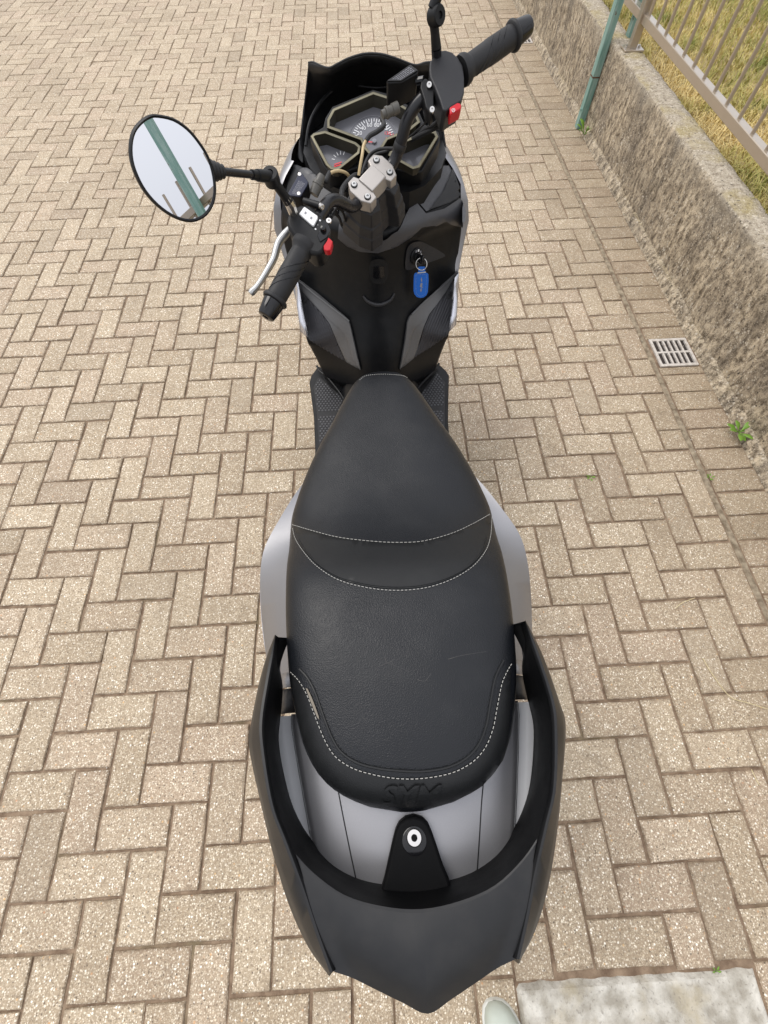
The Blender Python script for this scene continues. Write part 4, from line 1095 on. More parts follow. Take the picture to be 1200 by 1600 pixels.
mainw = window([(583, 143), (608, 151), (651, 178), (657, 191), (640, 205), (606, 219), (599, 230), (591, 240), (577, 242), (569, 233), (563, 219), (511, 200), (511, 187), (520, 170)], 'speedometer')
leftw = window([(485, 213), (490, 208), (508, 204), (556, 222), (564, 229), (562, 240), (529, 266), (517, 265), (509, 258)], 'fuel_gauge')
rightw = window([(610, 234), (615, 226), (668, 203), (681, 205), (685, 214), (656, 262), (645, 265), (606, 243)], 'trip_display')
def tick(a, b, wpx, mat, par, h=-0.0026):
    a, b = Vector((*a, 0)), Vector((*b, 0)); d = (b - a).normalized(); s_ = Vector((-d.y, d.x, 0)) * wpx / 2
    V = [ip(p.x, p.y, h) for p in (a - s_, a + s_, b + s_, b - s_)]
    return V, [(0, 1, 2, 3)]
def ring_ticks(cx_, cy_, rx, ry, a0, a1, n, l, wpx):
    parts = []
    for k in range(n):
        a = R(lerp(a0, a1, k / (n - 1))); c_, s_ = math.cos(a), math.sin(a); ll = l * (1 if k % 2 == 0 else 0.6)
        parts.append(tick((cx_ + rx * c_, cy_ - ry * s_), (cx_ + (rx - ll) * c_, cy_ - (ry - ll * ry / rx) * s_), wpx, None, None))
    return merge(*parts)
SC = (583, 216)
mk('scale_ticks', *ring_ticks(SC[0], SC[1], 33, 31, 170, 12, 22, 8, 1.3), 'print_white', mainw, smooth=False)
mk('red_scale', *ring_ticks(SC[0], SC[1], 33, 31, 12, -12, 4, 6, 1.6), 'print_red', mainw, smooth=False)
P = [ip(SC[0] + 37 * math.cos(R(a)), SC[1] - 35 * math.sin(R(a)), -0.0024) for a in range(20, 172, 6)]
mk('scale_arc', *tube(P, 0.0005, 5), 'print_grey', mainw)
def label_text(txt, x, y, hpx, mat, par, h=-0.0024, ang=0, plane=ip):
    v, f = text_mesh(txt, 1.0); ca, sa = math.cos(ang), math.sin(ang)
    V = [plane(x + (p.x * ca - p.y * sa) * hpx * 1.35, y - (p.x * sa + p.y * ca) * hpx * 1.35, h) for p in v]
    mk('numerals', V, f, mat, par, smooth=False)
for t_, a in (('20', 158), ('40', 132), ('60', 104), ('80', 76), ('100', 48)):
    label_text(t_, SC[0] + 23 * math.cos(R(a)), SC[1] - 21 * math.sin(R(a)), 6.2, 'print_white', mainw)
for t_, a in (('120', 22), ('140', -2)):
    label_text(t_, SC[0] + 24 * math.cos(R(a)), SC[1] - 21 * math.sin(R(a)), 5.2, 'print_red', mainw)
mk('needle_hub', *lathe(ip(585, 222, -0.003), ip(585, 222, -0.003) + IN, [(0, 0.0055), (0.004, 0.005), (0.0045, 0.001)], 18), 'print_grey', mainw)
mk('needle', *merge(tick((584, 222), (568, 221), 1.4, None, None, -0.0005)), 'print_red', mainw, smooth=False)
parts = []
for k, a in enumerate((166, 142, 118, 94, 70)):
    c_, s_ = math.cos(R(a)), math.sin(R(a)); parts.append(tick((533 + 15 * c_, 252 - 16 * s_), (533 + 10 * c_, 252 - 10.5 * s_), 1.1, None, None))
mk('scale_ticks', *merge(*parts), 'print_white', leftw, smooth=False)
mk('needle', *tick((534, 253), (522, 257), 1.4, None, None, -0.001), 'print_red', leftw, smooth=False)
mk('red_scale', *tick((522, 260), (533, 257), 2.2, None, None), 'print_red', leftw, smooth=False)
# ------------------------------------------------------------------ steering: everything below is laid out in the frame of the turned handlebar
TH = 0.79115; RK = R(26)
HO = Vector((AX, 0.97005, 1.07199))
_f = Vector((0, math.cos(RK), math.sin(RK))); HA = Vector((0, -math.sin(RK), math.cos(RK)))
HR = Vector((1, 0, 0)) * math.cos(TH) + _f * math.sin(TH)
HF = Vector((1, 0, 0)) * -math.sin(TH) + _f * math.cos(TH)
def H(x, y, z=0.0): return HO + HR * x + HF * y + HA * z
def hp(x, y, lz): return onplane(x, y, HO + HA * lz, HA)
def hprism(name, pts, z0, z1, mat, par, bevel=0.002, taper=1.0):
    t = [hp(x, y, z1) for x, y in pts]; c = sum(t, Vector()) / len(t)
    b = [c + (p - c) * taper - HA * (z1 - z0) for p in t]
    return mk(name, *prism(t, b), mat, par, bevel=bevel)
bar = mk('handlebar', *tube(catmull([H(*p) for p in [(-0.235, -0.033, 0.004), (-0.18, -0.016, 0.0), (-0.148, -0.006, -0.005), (-0.125, 0.001, -0.014), (-0.105, 0.003, -0.030), (-0.088, -0.001, -0.052), (-0.072, -0.003, -0.075), (-0.055, -0.003, -0.086), (-0.03, -0.002, -0.088), (0.03, -0.002, -0.088), (0.055, -0.003, -0.086), (0.072, -0.003, -0.075), (0.088, -0.001, -0.052), (0.105, 0.003, -0.030), (0.125, 0.001, -0.014), (0.148, -0.006, -0.005), (0.18, -0.016, 0.0), (0.235, -0.033, 0.004)]], 6), 0.0115, 16), 'tube_black', sco)
for sg in (-1, 1):
    a, b = H(sg * 0.222, -0.0306, 0.004), H(sg * 0.374, -0.066, 0.004); L = (b - a).length
    prof = [(-0.004, 0.012), (-0.003, 0.0235), (0.004, 0.0245), (0.010, 0.0225), (0.016, 0.0185)]
    k = 0.018
    while k < 0.112:
        big = 0.0006 if int((k - 0.018) / 0.0016) % 2 else 0
        prof.append((k, 0.0182 + 0.0008 * math.sin(math.pi * (k - 0.018) / 0.094) + (big if k > 0.058 else 0))); k += 0.0016
    prof += [(0.113, 0.0185), (0.1145, 0.0225), (0.118, 0.0240), (0.1215, 0.0225), (0.1225, 0.0190)]
    g = mk('grip', *lathe(a, b, prof, 28), 'rubber', bar, angle=50)
    # spiral grooves pressed into the inner half of the grip
    ax = (b - a).normalized(); cdir = CAM - a; cdir = (cdir - ax * cdir.dot(ax)).normalized()
    for q in range(3):
        P = []
        for j in range(16):
            t = j / 15; an = R(-75 + t * 150) * sg; d = 0.022 + q * 0.015 + (1 - t) * 0.055
            P.append(a + ax * d + (cdir * math.cos(an) + ax.cross(cdir) * math.sin(an)) * 0.01905)
        mk('groove', *tube(P, 0.0008, 6), 'gloss_black', g)
    mk('bar_end', *lathe(a + ax * 0.1225, b, [(0, 0.0190), (0.003, 0.0195), (0.026, 0.0165), (0.031, 0.0150), (0.0325, 0.0125), (0.0325, 0.006), (0.028, 0.0055), (0.028, 0.001)], 24), 'gloss_black', bar)
# clamp with four bolts on the faceted riser
def HB(x0, x1, y0, y1, z0, z1): return box(H((x0+x1)/2, (y0+y1)/2, (z0+z1)/2), HR * ((x1-x0)/2), HF * ((y1-y0)/2), HA * ((z1-z0)/2))
CO = [(-0.050, -0.012), (-0.040, -0.031), (-0.022, -0.031), (-0.018, -0.018), (0.018, -0.018), (0.022, -0.031), (0.040, -0.031), (0.050, -0.012), (0.050, 0.018), (0.040, 0.033), (0.022, 0.033), (0.018, 0.022), (-0.018, 0.022), (-0.022, 0.033), (-0.040, 0.033), (-0.050, 0.018)]
cl = mk('bar_clamp', *prism([H(x, y, -0.073) for x, y in CO], [H(x, y, -0.102) for x, y in CO]), 'clamp_alloy', bar, bevel=0.002)
cl2 = [(-0.026, -0.0245), (0.026, -0.0245), (0.026, 0.027), (-0.026, 0.027)]
mk('clamp_cap', *prism([H(x * 0.8, y * 0.72, -0.0695) for x, y in cl2], [H(x, y, -0.0945) for x, y in cl2]), 'clamp_alloy', cl, bevel=0.0015)
for x in (-0.0345, 0.0345):
    for y in (-0.017, 0.020):
        mk('bolt_well', *lathe(H(x, y, -0.0732), H(x, y, 0), [(0, 0.0072), (0.0006, 0.0072), (0.0007, 0.0002)], 18), 'gloss_black', cl)
        mk('bolt', *lathe(H(x, y, -0.0729), H(x, y, 0), [(0, 0.0056), (0.0028, 0.0056), (0.0034, 0.0050), (0.0035, 0.0026), (0.0015, 0.0024), (0.0015, 0.0003)], 18), 'alloy', cl)
r0 = [(-0.044, -0.010), (-0.036, -0.030), (-0.016, -0.034), (-0.006, -0.022), (0.010, -0.022), (0.020, -0.036), (0.040, -0.030), (0.048, -0.008), (0.044, 0.024), (0.0, 0.034), (-0.044, 0.024)]
def rr_(k, z, sh=(0, 0)): return [H(x * k + sh[0], y * k + sh[1], z) for x, y in r0]
mk('riser_cover', *loft([rr_(0.85, -0.092), rr_(1.08, -0.101), rr_(1.16, -0.104), rr_(1.28, -0.136), rr_(1.36, -0.140), rr_(1.44, -0.162), rr_(1.50, -0.166), rr_(1.54, -0.20)], True, True), 'dark_grey_plastic', bar, smooth=False, bevel=0.0025)
# ------------------------------------------------------------------ left controls
lz = 0.018
swl = hprism('switch_housing', [(450, 334), (458, 324), (470, 319), (484, 320), (498, 332), (508, 344), (516, 362), (514, 374), (506, 392), (498, 398), (486, 396), (466, 378), (450, 356), (447, 345)], -0.026, lz, 'black_plastic', bar, 0.006, 1.0)
hprism('lamp_switch', PX([(318, 632), (385, 542), (402, 545), (565, 660), (567, 690), (515, 795), (490, 785)], 430, 260, 8.571), lz - 0.001, lz + 0.004, 'white_plastic', swl, 0.0008)
for q in ((405, 622), (482, 690)):
    P_ = [(q[0] - 16, q[1] + 8), (q[0] - 4, q[1] - 22), (q[0] + 18, q[1] - 6), (q[0] + 8, q[1] + 20)]
    hprism('switch_mark', PX(P_, 430, 260, 8.571), lz + 0.003, lz + 0.0043, 'print_grey', swl, 0)
for q in ((600, 722), (540, 838), (572, 783)):
    s_ = 14 if q[0] != 572 else 5
    P_ = [(q[0] - s_, q[1]), (q[0] - 2, q[1] - s_), (q[0] + s_, q[1]), (q[0] + 2, q[1] + s_)]
    hprism('switch_mark', PX(P_, 430, 260, 8.571), lz - 0.001, lz + 0.0005, 'print_white', swl, 0)
hprism('indicator_switch', PX([(560, 925), (650, 715), (700, 735), (745, 850), (690, 950), (600, 1010)], 430, 260, 8.571), lz - 0.004, lz + 0.002, 'gloss_black', swl, 0.001)
c_ = hp(505.5, 360, lz + 0.001)
mk('indicator_knob', *lathe(c_, c_ + HA, [(0, 0.006), (0.005, 0.0055), (0.008, 0.0045), (0.009, 0.001)], 14), 'gloss_black', swl)
hprism('horn_button', PX([(648, 1060), (690, 1000), (712, 945), (770, 1000), (740, 1120), (690, 1130), (650, 1115)], 430, 260, 8.571), lz - 0.012, lz + 0.003, 'red_plastic', swl, 0.0015)
c_ = hp(514, 346, lz); mk('screw', *lathe(c_, c_ + HA, [(0, 0.005), (0.003, 0.0048), (0.0031, 0.002), (0.001, 0.002), (0.001, 0.0003)], 12), 'steel', swl)
rl = hprism('brake_reservoir', PX([(150, 388), (320, 85), (355, 80), (445, 205), (430, 260), (345, 405), (310, 408)], 430, 260, 8.571), -0.020, 0.010, 'black_plastic', bar, 0.001, 1.0)
lid = hprism('reservoir_lid', PX([(158, 384), (322, 90), (353, 86), (440, 207), (424, 258), (340, 400), (310, 403)], 430, 260, 8.571), 0.0095, 0.0125, 'plate_blue', rl, 0.0006)
for q in ((328, 108), (317, 366)):
    c_ = hp(430 + q[0] / 8.571, 260 + q[1] / 8.571, 0.0124); mk('screw', *lathe(c_, c_ + HA, [(0, 0.0034), (0.001, 0.0032), (0.0011, 0.0014), (0.0004, 0.0014), (0.0004, 0.0003)], 12), 'steel', lid)
def fine_print(name, a, b, c, d, rows, z, par, seed):
    rs = random.Random(seed); parts = []
    for r_ in range(rows):
        t = (r_ + 0.5) / rows; s_ = 0.02
        while s_ < 0.95:
            w_ = rs.uniform(0.03, 0.13)
            q = []
            for ss, tt in ((s_, t - 0.22 / rows), (min(0.98, s_ + w_), t - 0.22 / rows), (min(0.98, s_ + w_), t + 0.22 / rows), (s_, t + 0.22 / rows)):
                x = lerp(lerp(a[0], b[0], ss), lerp(d[0], c[0], ss), tt); y = lerp(lerp(a[1], b[1], ss), lerp(d[1], c[1], ss), tt)
                q.append(hp(x, y, z))
            parts.append((q, [(0, 1, 2, 3)])); s_ += w_ + 0.035
    mk(name, *merge(*parts), 'print_grey', par, smooth=False)
fine_print('fine_print', *PX([(215, 365), (320, 175), (405, 230), (315, 350)], 430, 260, 8.571)[0:2], *PX([(405, 230), (290, 385)], 430, 260, 8.571), 7, 0.01265, lid, 1)
# perch clamp, brake-light connector, lever
c0, c1_ = hp(500, 322, 0.012), hp(475, 314, 0.006)
pl_ = mk('lever_perch', *tube([c0, c1_], [0.0065, 0.006], 12), 'black_plastic', bar)
mk('bolt', *lathe(hp(500, 321, 0.012), hp(506, 326, 0.02), [(0, 0.0055), (0.008, 0.0052), (0.009, 0.003), (0.006, 0.0025)], 12), 'steel', pl_)
a = hp(490, 304, -0.004); b = hp(502, 276, 0.004)
mk('switch_connector', *lathe(a, b, [(0, 0.009), (0.016, 0.0095), (0.017, 0.0105), (0.022, 0.0105), (0.023, 0.008), (0.032, 0.0075), (0.036, 0.006)], 14), 'connector', bar)
LP = [(452, 358, 0.006), (446, 366, 0.008), (437, 377, 0.0078), (432, 390, 0.0072), (428, 404, 0.0066), (420, 419, 0.0062), (411, 434, 0.0058), (403, 446, 0.0056), (398, 452, 0.0062), (394, 456, 0.0070), (391, 459, 0.0055)]
P = catmull([hp(x, y, -0.026) for x, y, r_ in LP], 4); rads = []
for i in range(len(P)): rads.append(interp(i / 4, list(range(len(LP))), [q[2] for q in LP]))
mk('brake_lever', *tube(P, rads, 12), 'alloy', bar)
# right lever, mirrored in the handlebar frame
Lp = []
for x, y, r_ in LP:
    w_ = hp(x, y, -0.026) - HO; Lp.append(H(-w_.dot(HR), w_.dot(HF) - 0.012, -0.052))
mk('brake_lever', *tube(catmull(Lp, 4), rads, 12), 'alloy', bar)
# ------------------------------------------------------------------ right controls
zr = 0.022
thr = hprism('throttle_housing', PX([(690, 110), (750, 50), (800, -10), (870, -20), (950, 5), (1020, 70), (1075, 160), (1092, 300), (1092, 480), (1070, 530), (1060, 580), (940, 650), (880, 700), (840, 690), (800, 560), (745, 420), (690, 300), (680, 200)], 580, 80, 7.5), -0.028, zr, 'dark_grey_plastic', bar, 0.014, 0.92)
st_ = hprism('start_button', PX([(918, 655), (1010, 600), (1045, 605), (1062, 640), (1050, 675), (925, 742)], 580, 80, 7.5), 0.0, 0.0225, 'red_plastic', thr, 0.002)
c_ = PX([(963, 690)], 580, 80, 7.5)[0]
P = [hp(c_[0] + 2.3 * math.cos(R(a)), c_[1] + 2.9 * math.sin(R(a)), 0.0230) for a in range(-60, 250, 20)]
mk('start_symbol', *tube(P, 0.0005, 5), 'print_white', st_)
mk('start_symbol', *tube([hp(c_[0] + 0.3, c_[1] - 2.6, 0.0230), hp(c_[0] - 0.5, c_[1] + 1.2, 0.0230)], 0.0005, 5), 'print_white', st_)
rr2 = hprism('brake_reservoir', PX([(178, 350), (458, 150), (552, 220), (545, 262), (352, 365), (200, 375)], 580, 80, 7.5), -0.034, 0.014, 'black_plastic', bar, 0.0015, 0.98)
lid2 = hprism('reservoir_lid', PX([(186, 345), (456, 156), (545, 222), (350, 345)], 580, 80, 7.5), 0.0135, 0.0165, 'black_satin', rr2, 0.0006)
fine_print('fine_print', *PX([(235, 330), (450, 175), (525, 225), (345, 335)], 580, 80, 7.5), 4, 0.0167, lid2, 4)
pr_ = hprism('lever_perch', PX([(575, 420), (590, 330), (640, 315), (720, 370), (745, 440), (735, 560), (740, 690), (700, 740), (670, 690), (640, 650), (620, 560)], 580, 80, 7.5), -0.014, 0.012, 'black_plastic', bar, 0.002)
for q in ((678, 405), (712, 695)):
    c_ = hp(580 + q[0] / 7.5, 80 + q[1] / 7.5, 0.012); mk('bolt', *lathe(c_, c_ + (CAM - c_).normalized() * 0.6 + HA * 0.4, [(0, 0.0052), (0.005, 0.005), (0.006, 0.0045), (0.0061, 0.0022), (0.003, 0.002), (0.003, 0.0003)], 14), 'steel', pr_)
mk('hose_union', *tube([hp(651, 127, 0.004), hp(662, 125, 0.010)], 0.006, 10), 'gloss_black', rr2)
a = hp(622, 168, -0.006); b = hp(592, 182, -0.006)
mk('switch_connector', *lathe(a, b, [(0, 0.010), (0.012, 0.010), (0.013, 0.0085), (0.020, 0.0085), (0.021, 0.0098), (0.026, 0.0098), (0.027, 0.0075), (0.034, 0.007)], 14), 'connector', bar)
# rubber ring on the bar
c_ = H(0.081, -0.002, -0.063); mk('cable_tie', *lathe(c_ - (H(0.088, -0.001, -0.052) - H(0.072, -0.003, -0.075)).normalized() * 0.006, c_ + (H(0.088, -0.001, -0.052) - H(0.072, -0.003, -0.075)) * 3, [(0, 0.0125), (0.001, 0.0132), (0.011, 0.0132), (0.012, 0.0125)], 16), 'rubber', bar)
# ------------------------------------------------------------------ cables and wires
def cable(pts, r, mat, name='cable'):
    return mk(name, *tube(catmull([at(x, y, z) for x, y, z in pts], 8), r, 10), mat, bar)
cable([(596, 184, 1.06), (600, 196, 1.055), (590, 205, 1.05), (578, 212, 1.045), (572, 220, 1.04)], 0.0045, 'rubber')
cable([(574, 216, 1.042), (568, 228, 1.035), (566, 242, 1.028), (563, 258, 1.015), (560.5, 274, 1.0)], 0.0031, 'cable_tan')
cable([(502, 278, 1.03), (508, 283, 1.03), (512, 276, 1.025), (515, 270, 1.02)], 0.0045, 'rubber')
cable([(513, 273, 1.022), (520, 268.5, 1.02), (530, 267, 1.015), (540, 270, 1.005), (547, 277, 0.99)], 0.0030, 'cable_tan')
cable([(533, 312, 1.0), (535, 296, 1.0), (545, 282, 1.0), (556, 274, 0.995), (566, 276, 0.98)], 0.0052, 'rubber')
cable([(620, 233, 1.02), (606, 232, 1.01), (590, 234, 1.0), (577, 243, 0.99), (570, 258, 0.985), (566, 272, 0.975)], 0.0034, 'rubber')
cable([(622, 228, 1.02), (604, 236, 1.005), (588, 241, 0.995), (577, 252, 0.985), (572, 266, 0.975)], 0.0030, 'rubber')
cable([(672, 176, 1.10), (664, 192, 1.07), (650, 205, 1.03), (630, 222, 1.0), (615, 232, 0.98)], 0.0018, 'rubber')
cable([(702, 178, 1.08), (692, 192, 1.06), (672, 204, 1.03), (650, 215, 1.0), (625, 228, 0.97)], 0.0048, 'rubber')
cable([(690, 176, 1.08), (682, 192, 1.06), (668, 200, 1.03), (645, 218, 0.99), (626, 234, 0.97)], 0.0042, 'rubber')
cable([(684, 168, 1.09), (688, 185, 1.05), (700, 192, 1.05), (707, 182, 1.08)], 0.0035, 'rubber')
cable([(510, 338, 1.0), (517, 328, 0.99), (524, 330, 0.97), (528, 338, 0.94)], 0.0035, 'rubber')
cable([(514, 342, 1.0), (522, 334, 0.98), (530, 340, 0.95), (534, 352, 0.92)], 0.0030, 'rubber')
cable([(518, 340, 1.0), (526, 326, 0.985), (535, 330, 0.96), (540, 345, 0.92)], 0.0026, 'rubber')
# ------------------------------------------------------------------ mirrors
MC = Vector((-0.2531, 0.6875, 1.18)); MN = Vector((0.5613, -0.7433, 0.3639)).normalized()
mu = MN.cross(Vector((0, 0, 1))).normalized(); mv = mu.cross(MN)
def ellipse_on_plane():
    pts = PX([(258, 112), (205, 118), (150, 155), (105, 215), (86, 300), (92, 400), (125, 500), (180, 600), (260, 690), (350, 755), (440, 788), (510, 785), (575, 745), (618, 670), (630, 580), (615, 470), (580, 370), (520, 275), (450, 195), (360, 135)], 180, 150, 4)
    P = [onplane(x, y, MC, MN) - MC for x, y in pts]; return [(p.dot(mu), p.dot(mv)) for p in P]
EP = ellipse_on_plane(); EP = [(p.x, p.y) for p in catmull([(a, b, 0) for a, b in EP], 3, True)]
ecx, ecy = sum(p[0] for p in EP) / len(EP), sum(p[1] for p in EP) / len(EP)
def ER(k, d): return [MC + mu * (ecx + (a - ecx) * k) + mv * (ecy + (b - ecy) * k) + MN * d for a, b in EP]
mir = mk('mirror', *loft([ER(0.925, 0.0005), ER(0.93, 0.0030), ER(0.96, 0.0045), ER(0.99, 0.0030), ER(1.0, -0.002), ER(0.985, -0.008), ER(0.9, -0.016), ER(0.6, -0.024), ER(0.15, -0.027)], True, True), 'black_plastic', bar, angle=60)
g = ER(0.93, 0.0016); mk('mirror_glass', g, [tuple(range(len(g)))], 'mirror_glass', mir, smooth=False)
mcen = MC + mu * ecx + mv * ecy
el = H(-0.203, 0.046, 0.082)
b1 = at(346, 268, 1.145); b2 = at(334, 266, 1.152)
sb0 = H(-0.198, 0.016, 0.010); sb1 = H(-0.197, 0.020, 0.034)
mk('mirror_stem', *tube([sb0, sb1, sb1.lerp(el, 0.25)], [0.0085, 0.0095, 0.0085], 10), 'steel', mir)
mk('mirror_stem', *tube([sb1.lerp(el, 0.12), sb1.lerp(el, 0.4), el], [0.0092, 0.0078, 0.0082], 12), 'black_plastic', mir)
mk('mirror_joint', *lathe(el - HA * 0.013, el + HA, [(0, 0.012), (0.002, 0.0135), (0.020, 0.0135), (0.022, 0.012), (0.0221, 0.006), (0.019, 0.005), (0.019, 0.001)], 20), 'black_plastic', mir)
dirm = (b1 - el).normalized()
mk('mirror_arm', *tube([el, el + dirm * 0.028, el + dirm * 0.034, el + dirm * 0.0345, el + dirm * 0.047], [0.0092, 0.0088, 0.0086, 0.0072, 0.0072], 12), 'black_plastic', mir)
mk('mirror_arm', *tube([el + dirm * 0.040, b1], [0.0055, 0.0055], 12), 'tube_black', mir)
bd = (b2 - b1).normalized(); prof = []
Lb = 0.034
for k in range(18):
    t = k / 17; prof.append((t * Lb - 0.004, 0.0075 + 0.0095 * t + (0.0012 if k % 3 == 1 else -0.0006)))
mk('mirror_boot', *lathe(b1, b1 + (mcen - MN * 0.018 - b1), prof, 20), 'rubber', mir, angle=70)
# right mirror: its stem in view, the head beyond the frame
def MIR(p):
    w_ = p - HO; return HO + HR * -w_.dot(HR) + HF * w_.dot(HF) + HA * w_.dot(HA)
er = H(0.203, 0.040, 0.074)
m2 = mk('mirror', *lathe(MIR(mcen) + Vector((0.02, 0.02, 0.02)), MIR(mcen) + Vector((0.02, 0.02, 0.02)) + Vector((-0.3, -0.85, 0.25)), [(-0.024, 0.012), (-0.016, 0.045), (-0.002, 0.054), (0.003, 0.052), (0.0031, 0.051), (0.001, 0.0505)], 32), 'black_plastic', bar, angle=60)
c_ = MIR(mcen) + Vector((0.02, 0.02, 0.02)) + Vector((-0.3, -0.85, 0.25)).normalized() * 0.0015
mk('mirror_glass', *lathe(c_, c_ + Vector((-0.3, -0.85, 0.25)), [(0, 0.050), (0.0005, 0.050)], 32), 'mirror_glass', m2)
s0 = H(0.197, 0.012, 0.008); s1 = H(0.197, 0.018, 0.030)
mk('mirror_stem', *tube([s0, s1], [0.009, 0.0095], 8), 'tube_black', m2)
mk('mirror_stem', *tube([s1, s1.lerp(er, 0.4), er], [0.0092, 0.008, 0.0085], 12), 'black_plastic', m2)
mk('mirror_joint', *lathe(er - HA * 0.012 - HF * 0.0, er + HA * 0.6 - HF * 0.8, [(0, 0.012), (0.002, 0.0135), (0.020, 0.0135), (0.022, 0.012), (0.0221, 0.005), (0.019, 0.005), (0.019, 0.001)], 20), 'black_plastic', m2)
mk('mirror_arm', *tube([er, er.lerp(MIR(mcen) + Vector((0.02, 0.03, 0.02)), 0.9)], [0.009, 0.007], 12), 'black_plastic', m2)
# ------------------------------------------------------------------ ignition and key
kc = drape(lb, 648, 399, 0.006); kn = (drape(lb, 648, 399, 0.02) - kc).normalized()
ig = mk('ignition_lock', *lathe(kc - kn * 0.004, kc + kn, [(0, 0.020), (0.006, 0.020), (0.0075, 0.0185), (0.0076, 0.010), (0.011, 0.0095), (0.0115, 0.0085), (0.0116, 0.0003)], 28), 'black_plastic', shield)
ku = kn.cross(Vector((0, 0, 1))).normalized(); kv = ku.cross(kn)
for k, an in enumerate((80, 112, 150, 185, 220, 255)):
    p = kc + (ku * -math.cos(R(an)) * -1 + kv * math.sin(R(an))) * 0.0145 + kn * 0.0040
    e = (ku * 0.0024, kv * 0.0028)
    mk('lock_mark', *box(p, e[0], e[1], kn * 0.0002), 'print_white' if k % 2 else 'print_grey', ig, smooth=False)
mk('lock_ring', *tube([kc + (ku * math.cos(R(a)) + kv * math.sin(R(a))) * 0.0068 + kn * 0.0082 for a in range(90, 275, 15)], 0.0012, 6), 'steel', ig)
mk('key_head', *box(kc + kn * 0.020 + ku * 0.002, ku * 0.0035 + kv * 0.002, kv * 0.010 - ku * 0.003, kn * 0.012), 'gloss_black', ig, bevel=0.002)
kf = empty('key_fob', kc + kn * 0.03, 'blue leather key fob hanging from the ignition key', 'key fob')
FP = kc + kn * 0.026; FN = Vector((0, -0.93, 0.36)).normalized()
def fp(x, y, h=0.0): return onplane(x, y, FP + FN * h, FN)
P = [fp(658.5 + 8.6 * math.cos(R(a)), 412.5 + 9.6 * math.sin(R(a)), 0.001 + 0.002 * math.sin(R(a))) for a in range(0, 361, 15)]
mk('split_ring', *tube(P, 0.0011, 8), 'steel', kf)
def fprism(name, pts, h0, h1, mat, par, bevel=0.0006): 
    t = [fp(x, y, h1) for x, y in pts]; b = [fp(x, y, h0) for x, y in pts]; return mk(name, *prism(t, b), mat, par, bevel=bevel)
FT = PX([(262, 890), (300, 882), (415, 882), (455, 905), (458, 1000), (448, 1160), (425, 1215), (385, 1245), (340, 1252), (290, 1240), (255, 1200), (242, 1150), (242, 1000), (248, 920)], 620, 330, 9.23)
tag_ = fprism('leather_tag', FT, -0.003, 0.0, 'blue_leather', kf)
fprism('strap', PX([(305, 805), (330, 798), (395, 798), (415, 810), (405, 885), (312, 885)], 620, 330, 9.23), -0.0025, 0.0008, 'blue_leather', kf)
fprism('keeper', PX([(297, 882), (420, 870), (420, 888), (298, 900)], 620, 330, 9.23), -0.0005, 0.0016, 'alloy', kf, 0.0002)
IN_ = PX([(285, 920), (405, 915), (425, 945), (418, 1150), (395, 1200), (345, 1225), (300, 1205), (278, 1150), (275, 950)], 620, 330, 9.23)
P = [fp(p.x, p.y, 0.0004) for p in catmull([(a, b, 0) for a, b in IN_], 5, True)]
mk('stitching', *dashes(P + [P[0]], 0.003, 0.0014, 0.00035), 'thread', tag_)
for q in ([(355, 950), (366, 985), (364, 1020), (352, 1015), (346, 985)], [(348, 1030), (372, 1040), (365, 1085), (378, 1110), (352, 1100), (330, 1090)], [(346, 1110), (362, 1115), (358, 1150), (346, 1172), (338, 1140)]):
    fprism('emblem', PX(q, 620, 330, 9.23), -0.0002, 0.0005, 'print_grey', tag_, 0)
# ------------------------------------------------------------------ running gear
def wheel(y, r, wd, ang=0.0):
    c_ = S(0, y, r); ax = Vector((math.cos(ang), math.sin(ang), 0))
    prof = [(-wd*0.5, r*0.72), (-wd*0.5, r*0.80), (-wd*0.46, r*0.90), (-wd*0.30, r*0.975), (0, r), (wd*0.30, r*0.975), (wd*0.46, r*0.90), (wd*0.5, r*0.80), (wd*0.5, r*0.72)]
    t = mk('wheel', *loft([[c_ + ax*d + (Vector((-ax.y, ax.x, 0)) * math.cos(a) + Vector((0, 0, 1)) * math.sin(a)) * q for a in [2*math.pi*j/40 for j in range(40)]] for d, q in prof], True), 'tyre_rubber', sco)
    mk('rim', *lathe(c_ - ax * wd * 0.42, c_ + ax, [(0, r*0.73), (0.01, r*0.70), (wd*0.3, r*0.66), (wd*0.55, r*0.66), (wd*0.82, r*0.70), (wd*0.84, r*0.73)], 40), 'black_satin', t)
    parts = []
    for k in range(5):
        a = 2 * math.pi * k / 5; d = Vector((-ax.y, ax.x, 0)) * math.cos(a) + Vector((0, 0, 1)) * math.sin(a); s_ = d.cross(ax)
        parts.append(box(c_ + d * r * 0.38, d * r * 0.32, s_ * 0.016, ax * wd * 0.3))
    mk('spokes', *merge(*parts), 'black_satin', t, bevel=0.004)
    mk('hub', *lathe(c_ - ax * 0.05, c_ + ax, [(0, 0.02), (0.005, 0.035), (0.095, 0.035), (0.1, 0.02)], 24), 'alloy', t)
wheel(0.10, 0.265, 0.13); wheel(1.53, 0.275, 0.11, R(40))
rings = []
for k in range(13):
    a = R(20 + k * 12); rings.append([S(x, 1.53 + (0.30 + dz) * math.cos(a), 0.275 + (0.30 + dz) * math.sin(a)) for x, dz in [(-0.075, -0.03), (-0.06, -0.004), (-0.03, 0.006), (0, 0.009), (0.03, 0.006), (0.06, -0.004), (0.075, -0.03)]])
mk('front_mudguard', *loft(rings), 'satin_silver', sco, solid=0.004)
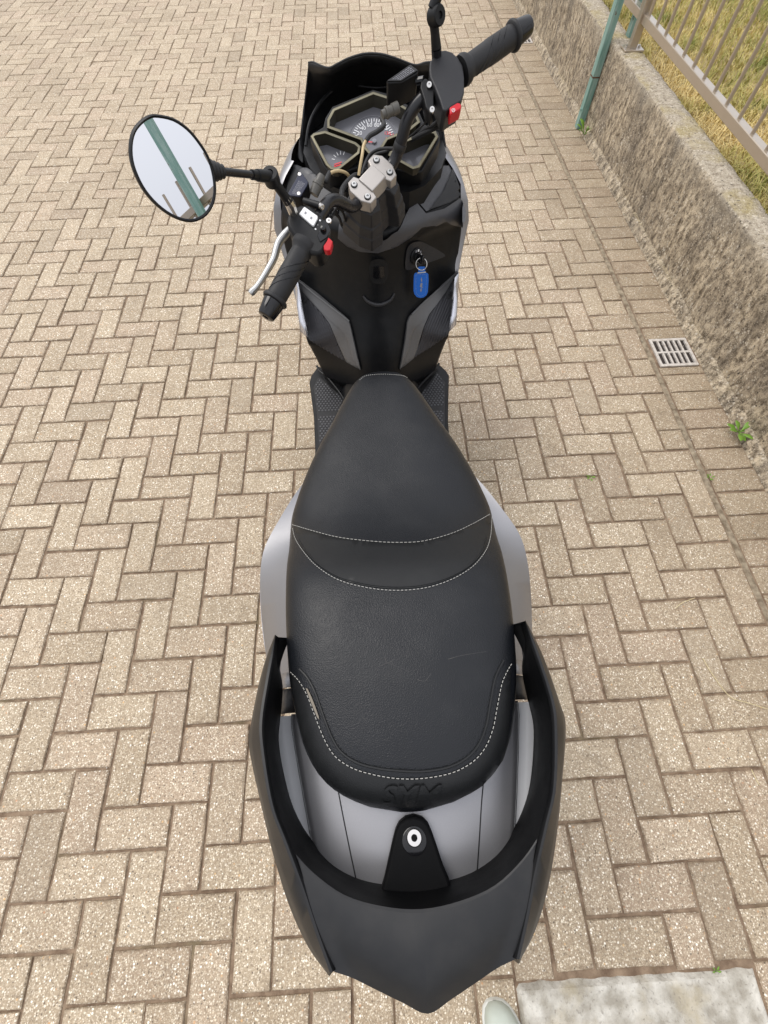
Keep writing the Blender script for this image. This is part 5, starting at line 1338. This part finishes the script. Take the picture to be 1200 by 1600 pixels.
for sg in (-1, 1):
    mk('fork_leg', *tube([S(sg * 0.10, 1.53, 0.275), S(sg * 0.10, 1.36, 0.62)], [0.026, 0.028], 14), 'alloy', sco)
    mk('shock_absorber', *tube([S(sg * 0.145, 0.06, 0.30), S(sg * 0.14, 0.12, 0.62)], [0.03, 0.03], 14), 'tube_black', sco)
rings = []
for k in range(9):
    a = R(60 + k * 13); rings.append([S(x, 0.10 + (0.30 + dz) * math.cos(a), 0.265 + (0.30 + dz) * math.sin(a)) for x, dz in [(-0.085, -0.03), (-0.07, 0.0), (0, 0.008), (0.07, 0.0), (0.085, -0.03)]])
mk('rear_mudguard', *loft(rings), 'black_plastic', sco, solid=0.004)
mk('engine_case', *loft([[S(a, y, z) for a, z in [(-0.17, z0), (-0.10, z0 - 0.03), (0.06, z0 - 0.03), (0.09, z0), (0.09, z1), (-0.17, z1)]] for y, z0, z1 in ((0.02, 0.24, 0.34), (0.15, 0.20, 0.38), (0.4, 0.18, 0.40), (0.6, 0.20, 0.38))], True, True), 'dark_grey_plastic', sco, bevel=0.01)
mk('exhaust', *tube([S(0.12, 0.55, 0.20), S(0.15, 0.40, 0.22), S(0.165, 0.28, 0.27), S(0.17, 0.0, 0.33), S(0.17, -0.08, 0.35), S(0.17, -0.085, 0.35)], [0.02, 0.022, 0.05, 0.062, 0.058, 0.03], 20), 'black_satin', sco)
mk('centre_stand', *merge(tube([S(-0.11, 0.47, 0.23), S(-0.13, 0.50, 0.012)], 0.014, 10), tube([S(0.11, 0.47, 0.23), S(0.13, 0.50, 0.012)], 0.014, 10), tube([S(-0.125, 0.49, 0.10), S(0.125, 0.49, 0.10)], 0.010, 10), abox(AX - 0.16, AX - 0.09, 0.485, 0.54, 0.0, 0.014), abox(AX + 0.12, AX + 0.19, 0.485, 0.54, 0.0, 0.014)), 'tube_black', sco)
mk('tail_lamp', *abox(AX - 0.07, AX + 0.07, -0.235, -0.18, 0.70, 0.76), 'red_plastic', sco, bevel=0.012)
mk('plate_holder', *loft([[S(x, y, z) for x in (-0.075, 0.075)] for y, z in ((-0.10, 0.62), (-0.22, 0.56), (-0.26, 0.44))]), 'black_plastic', sco, solid=0.006)
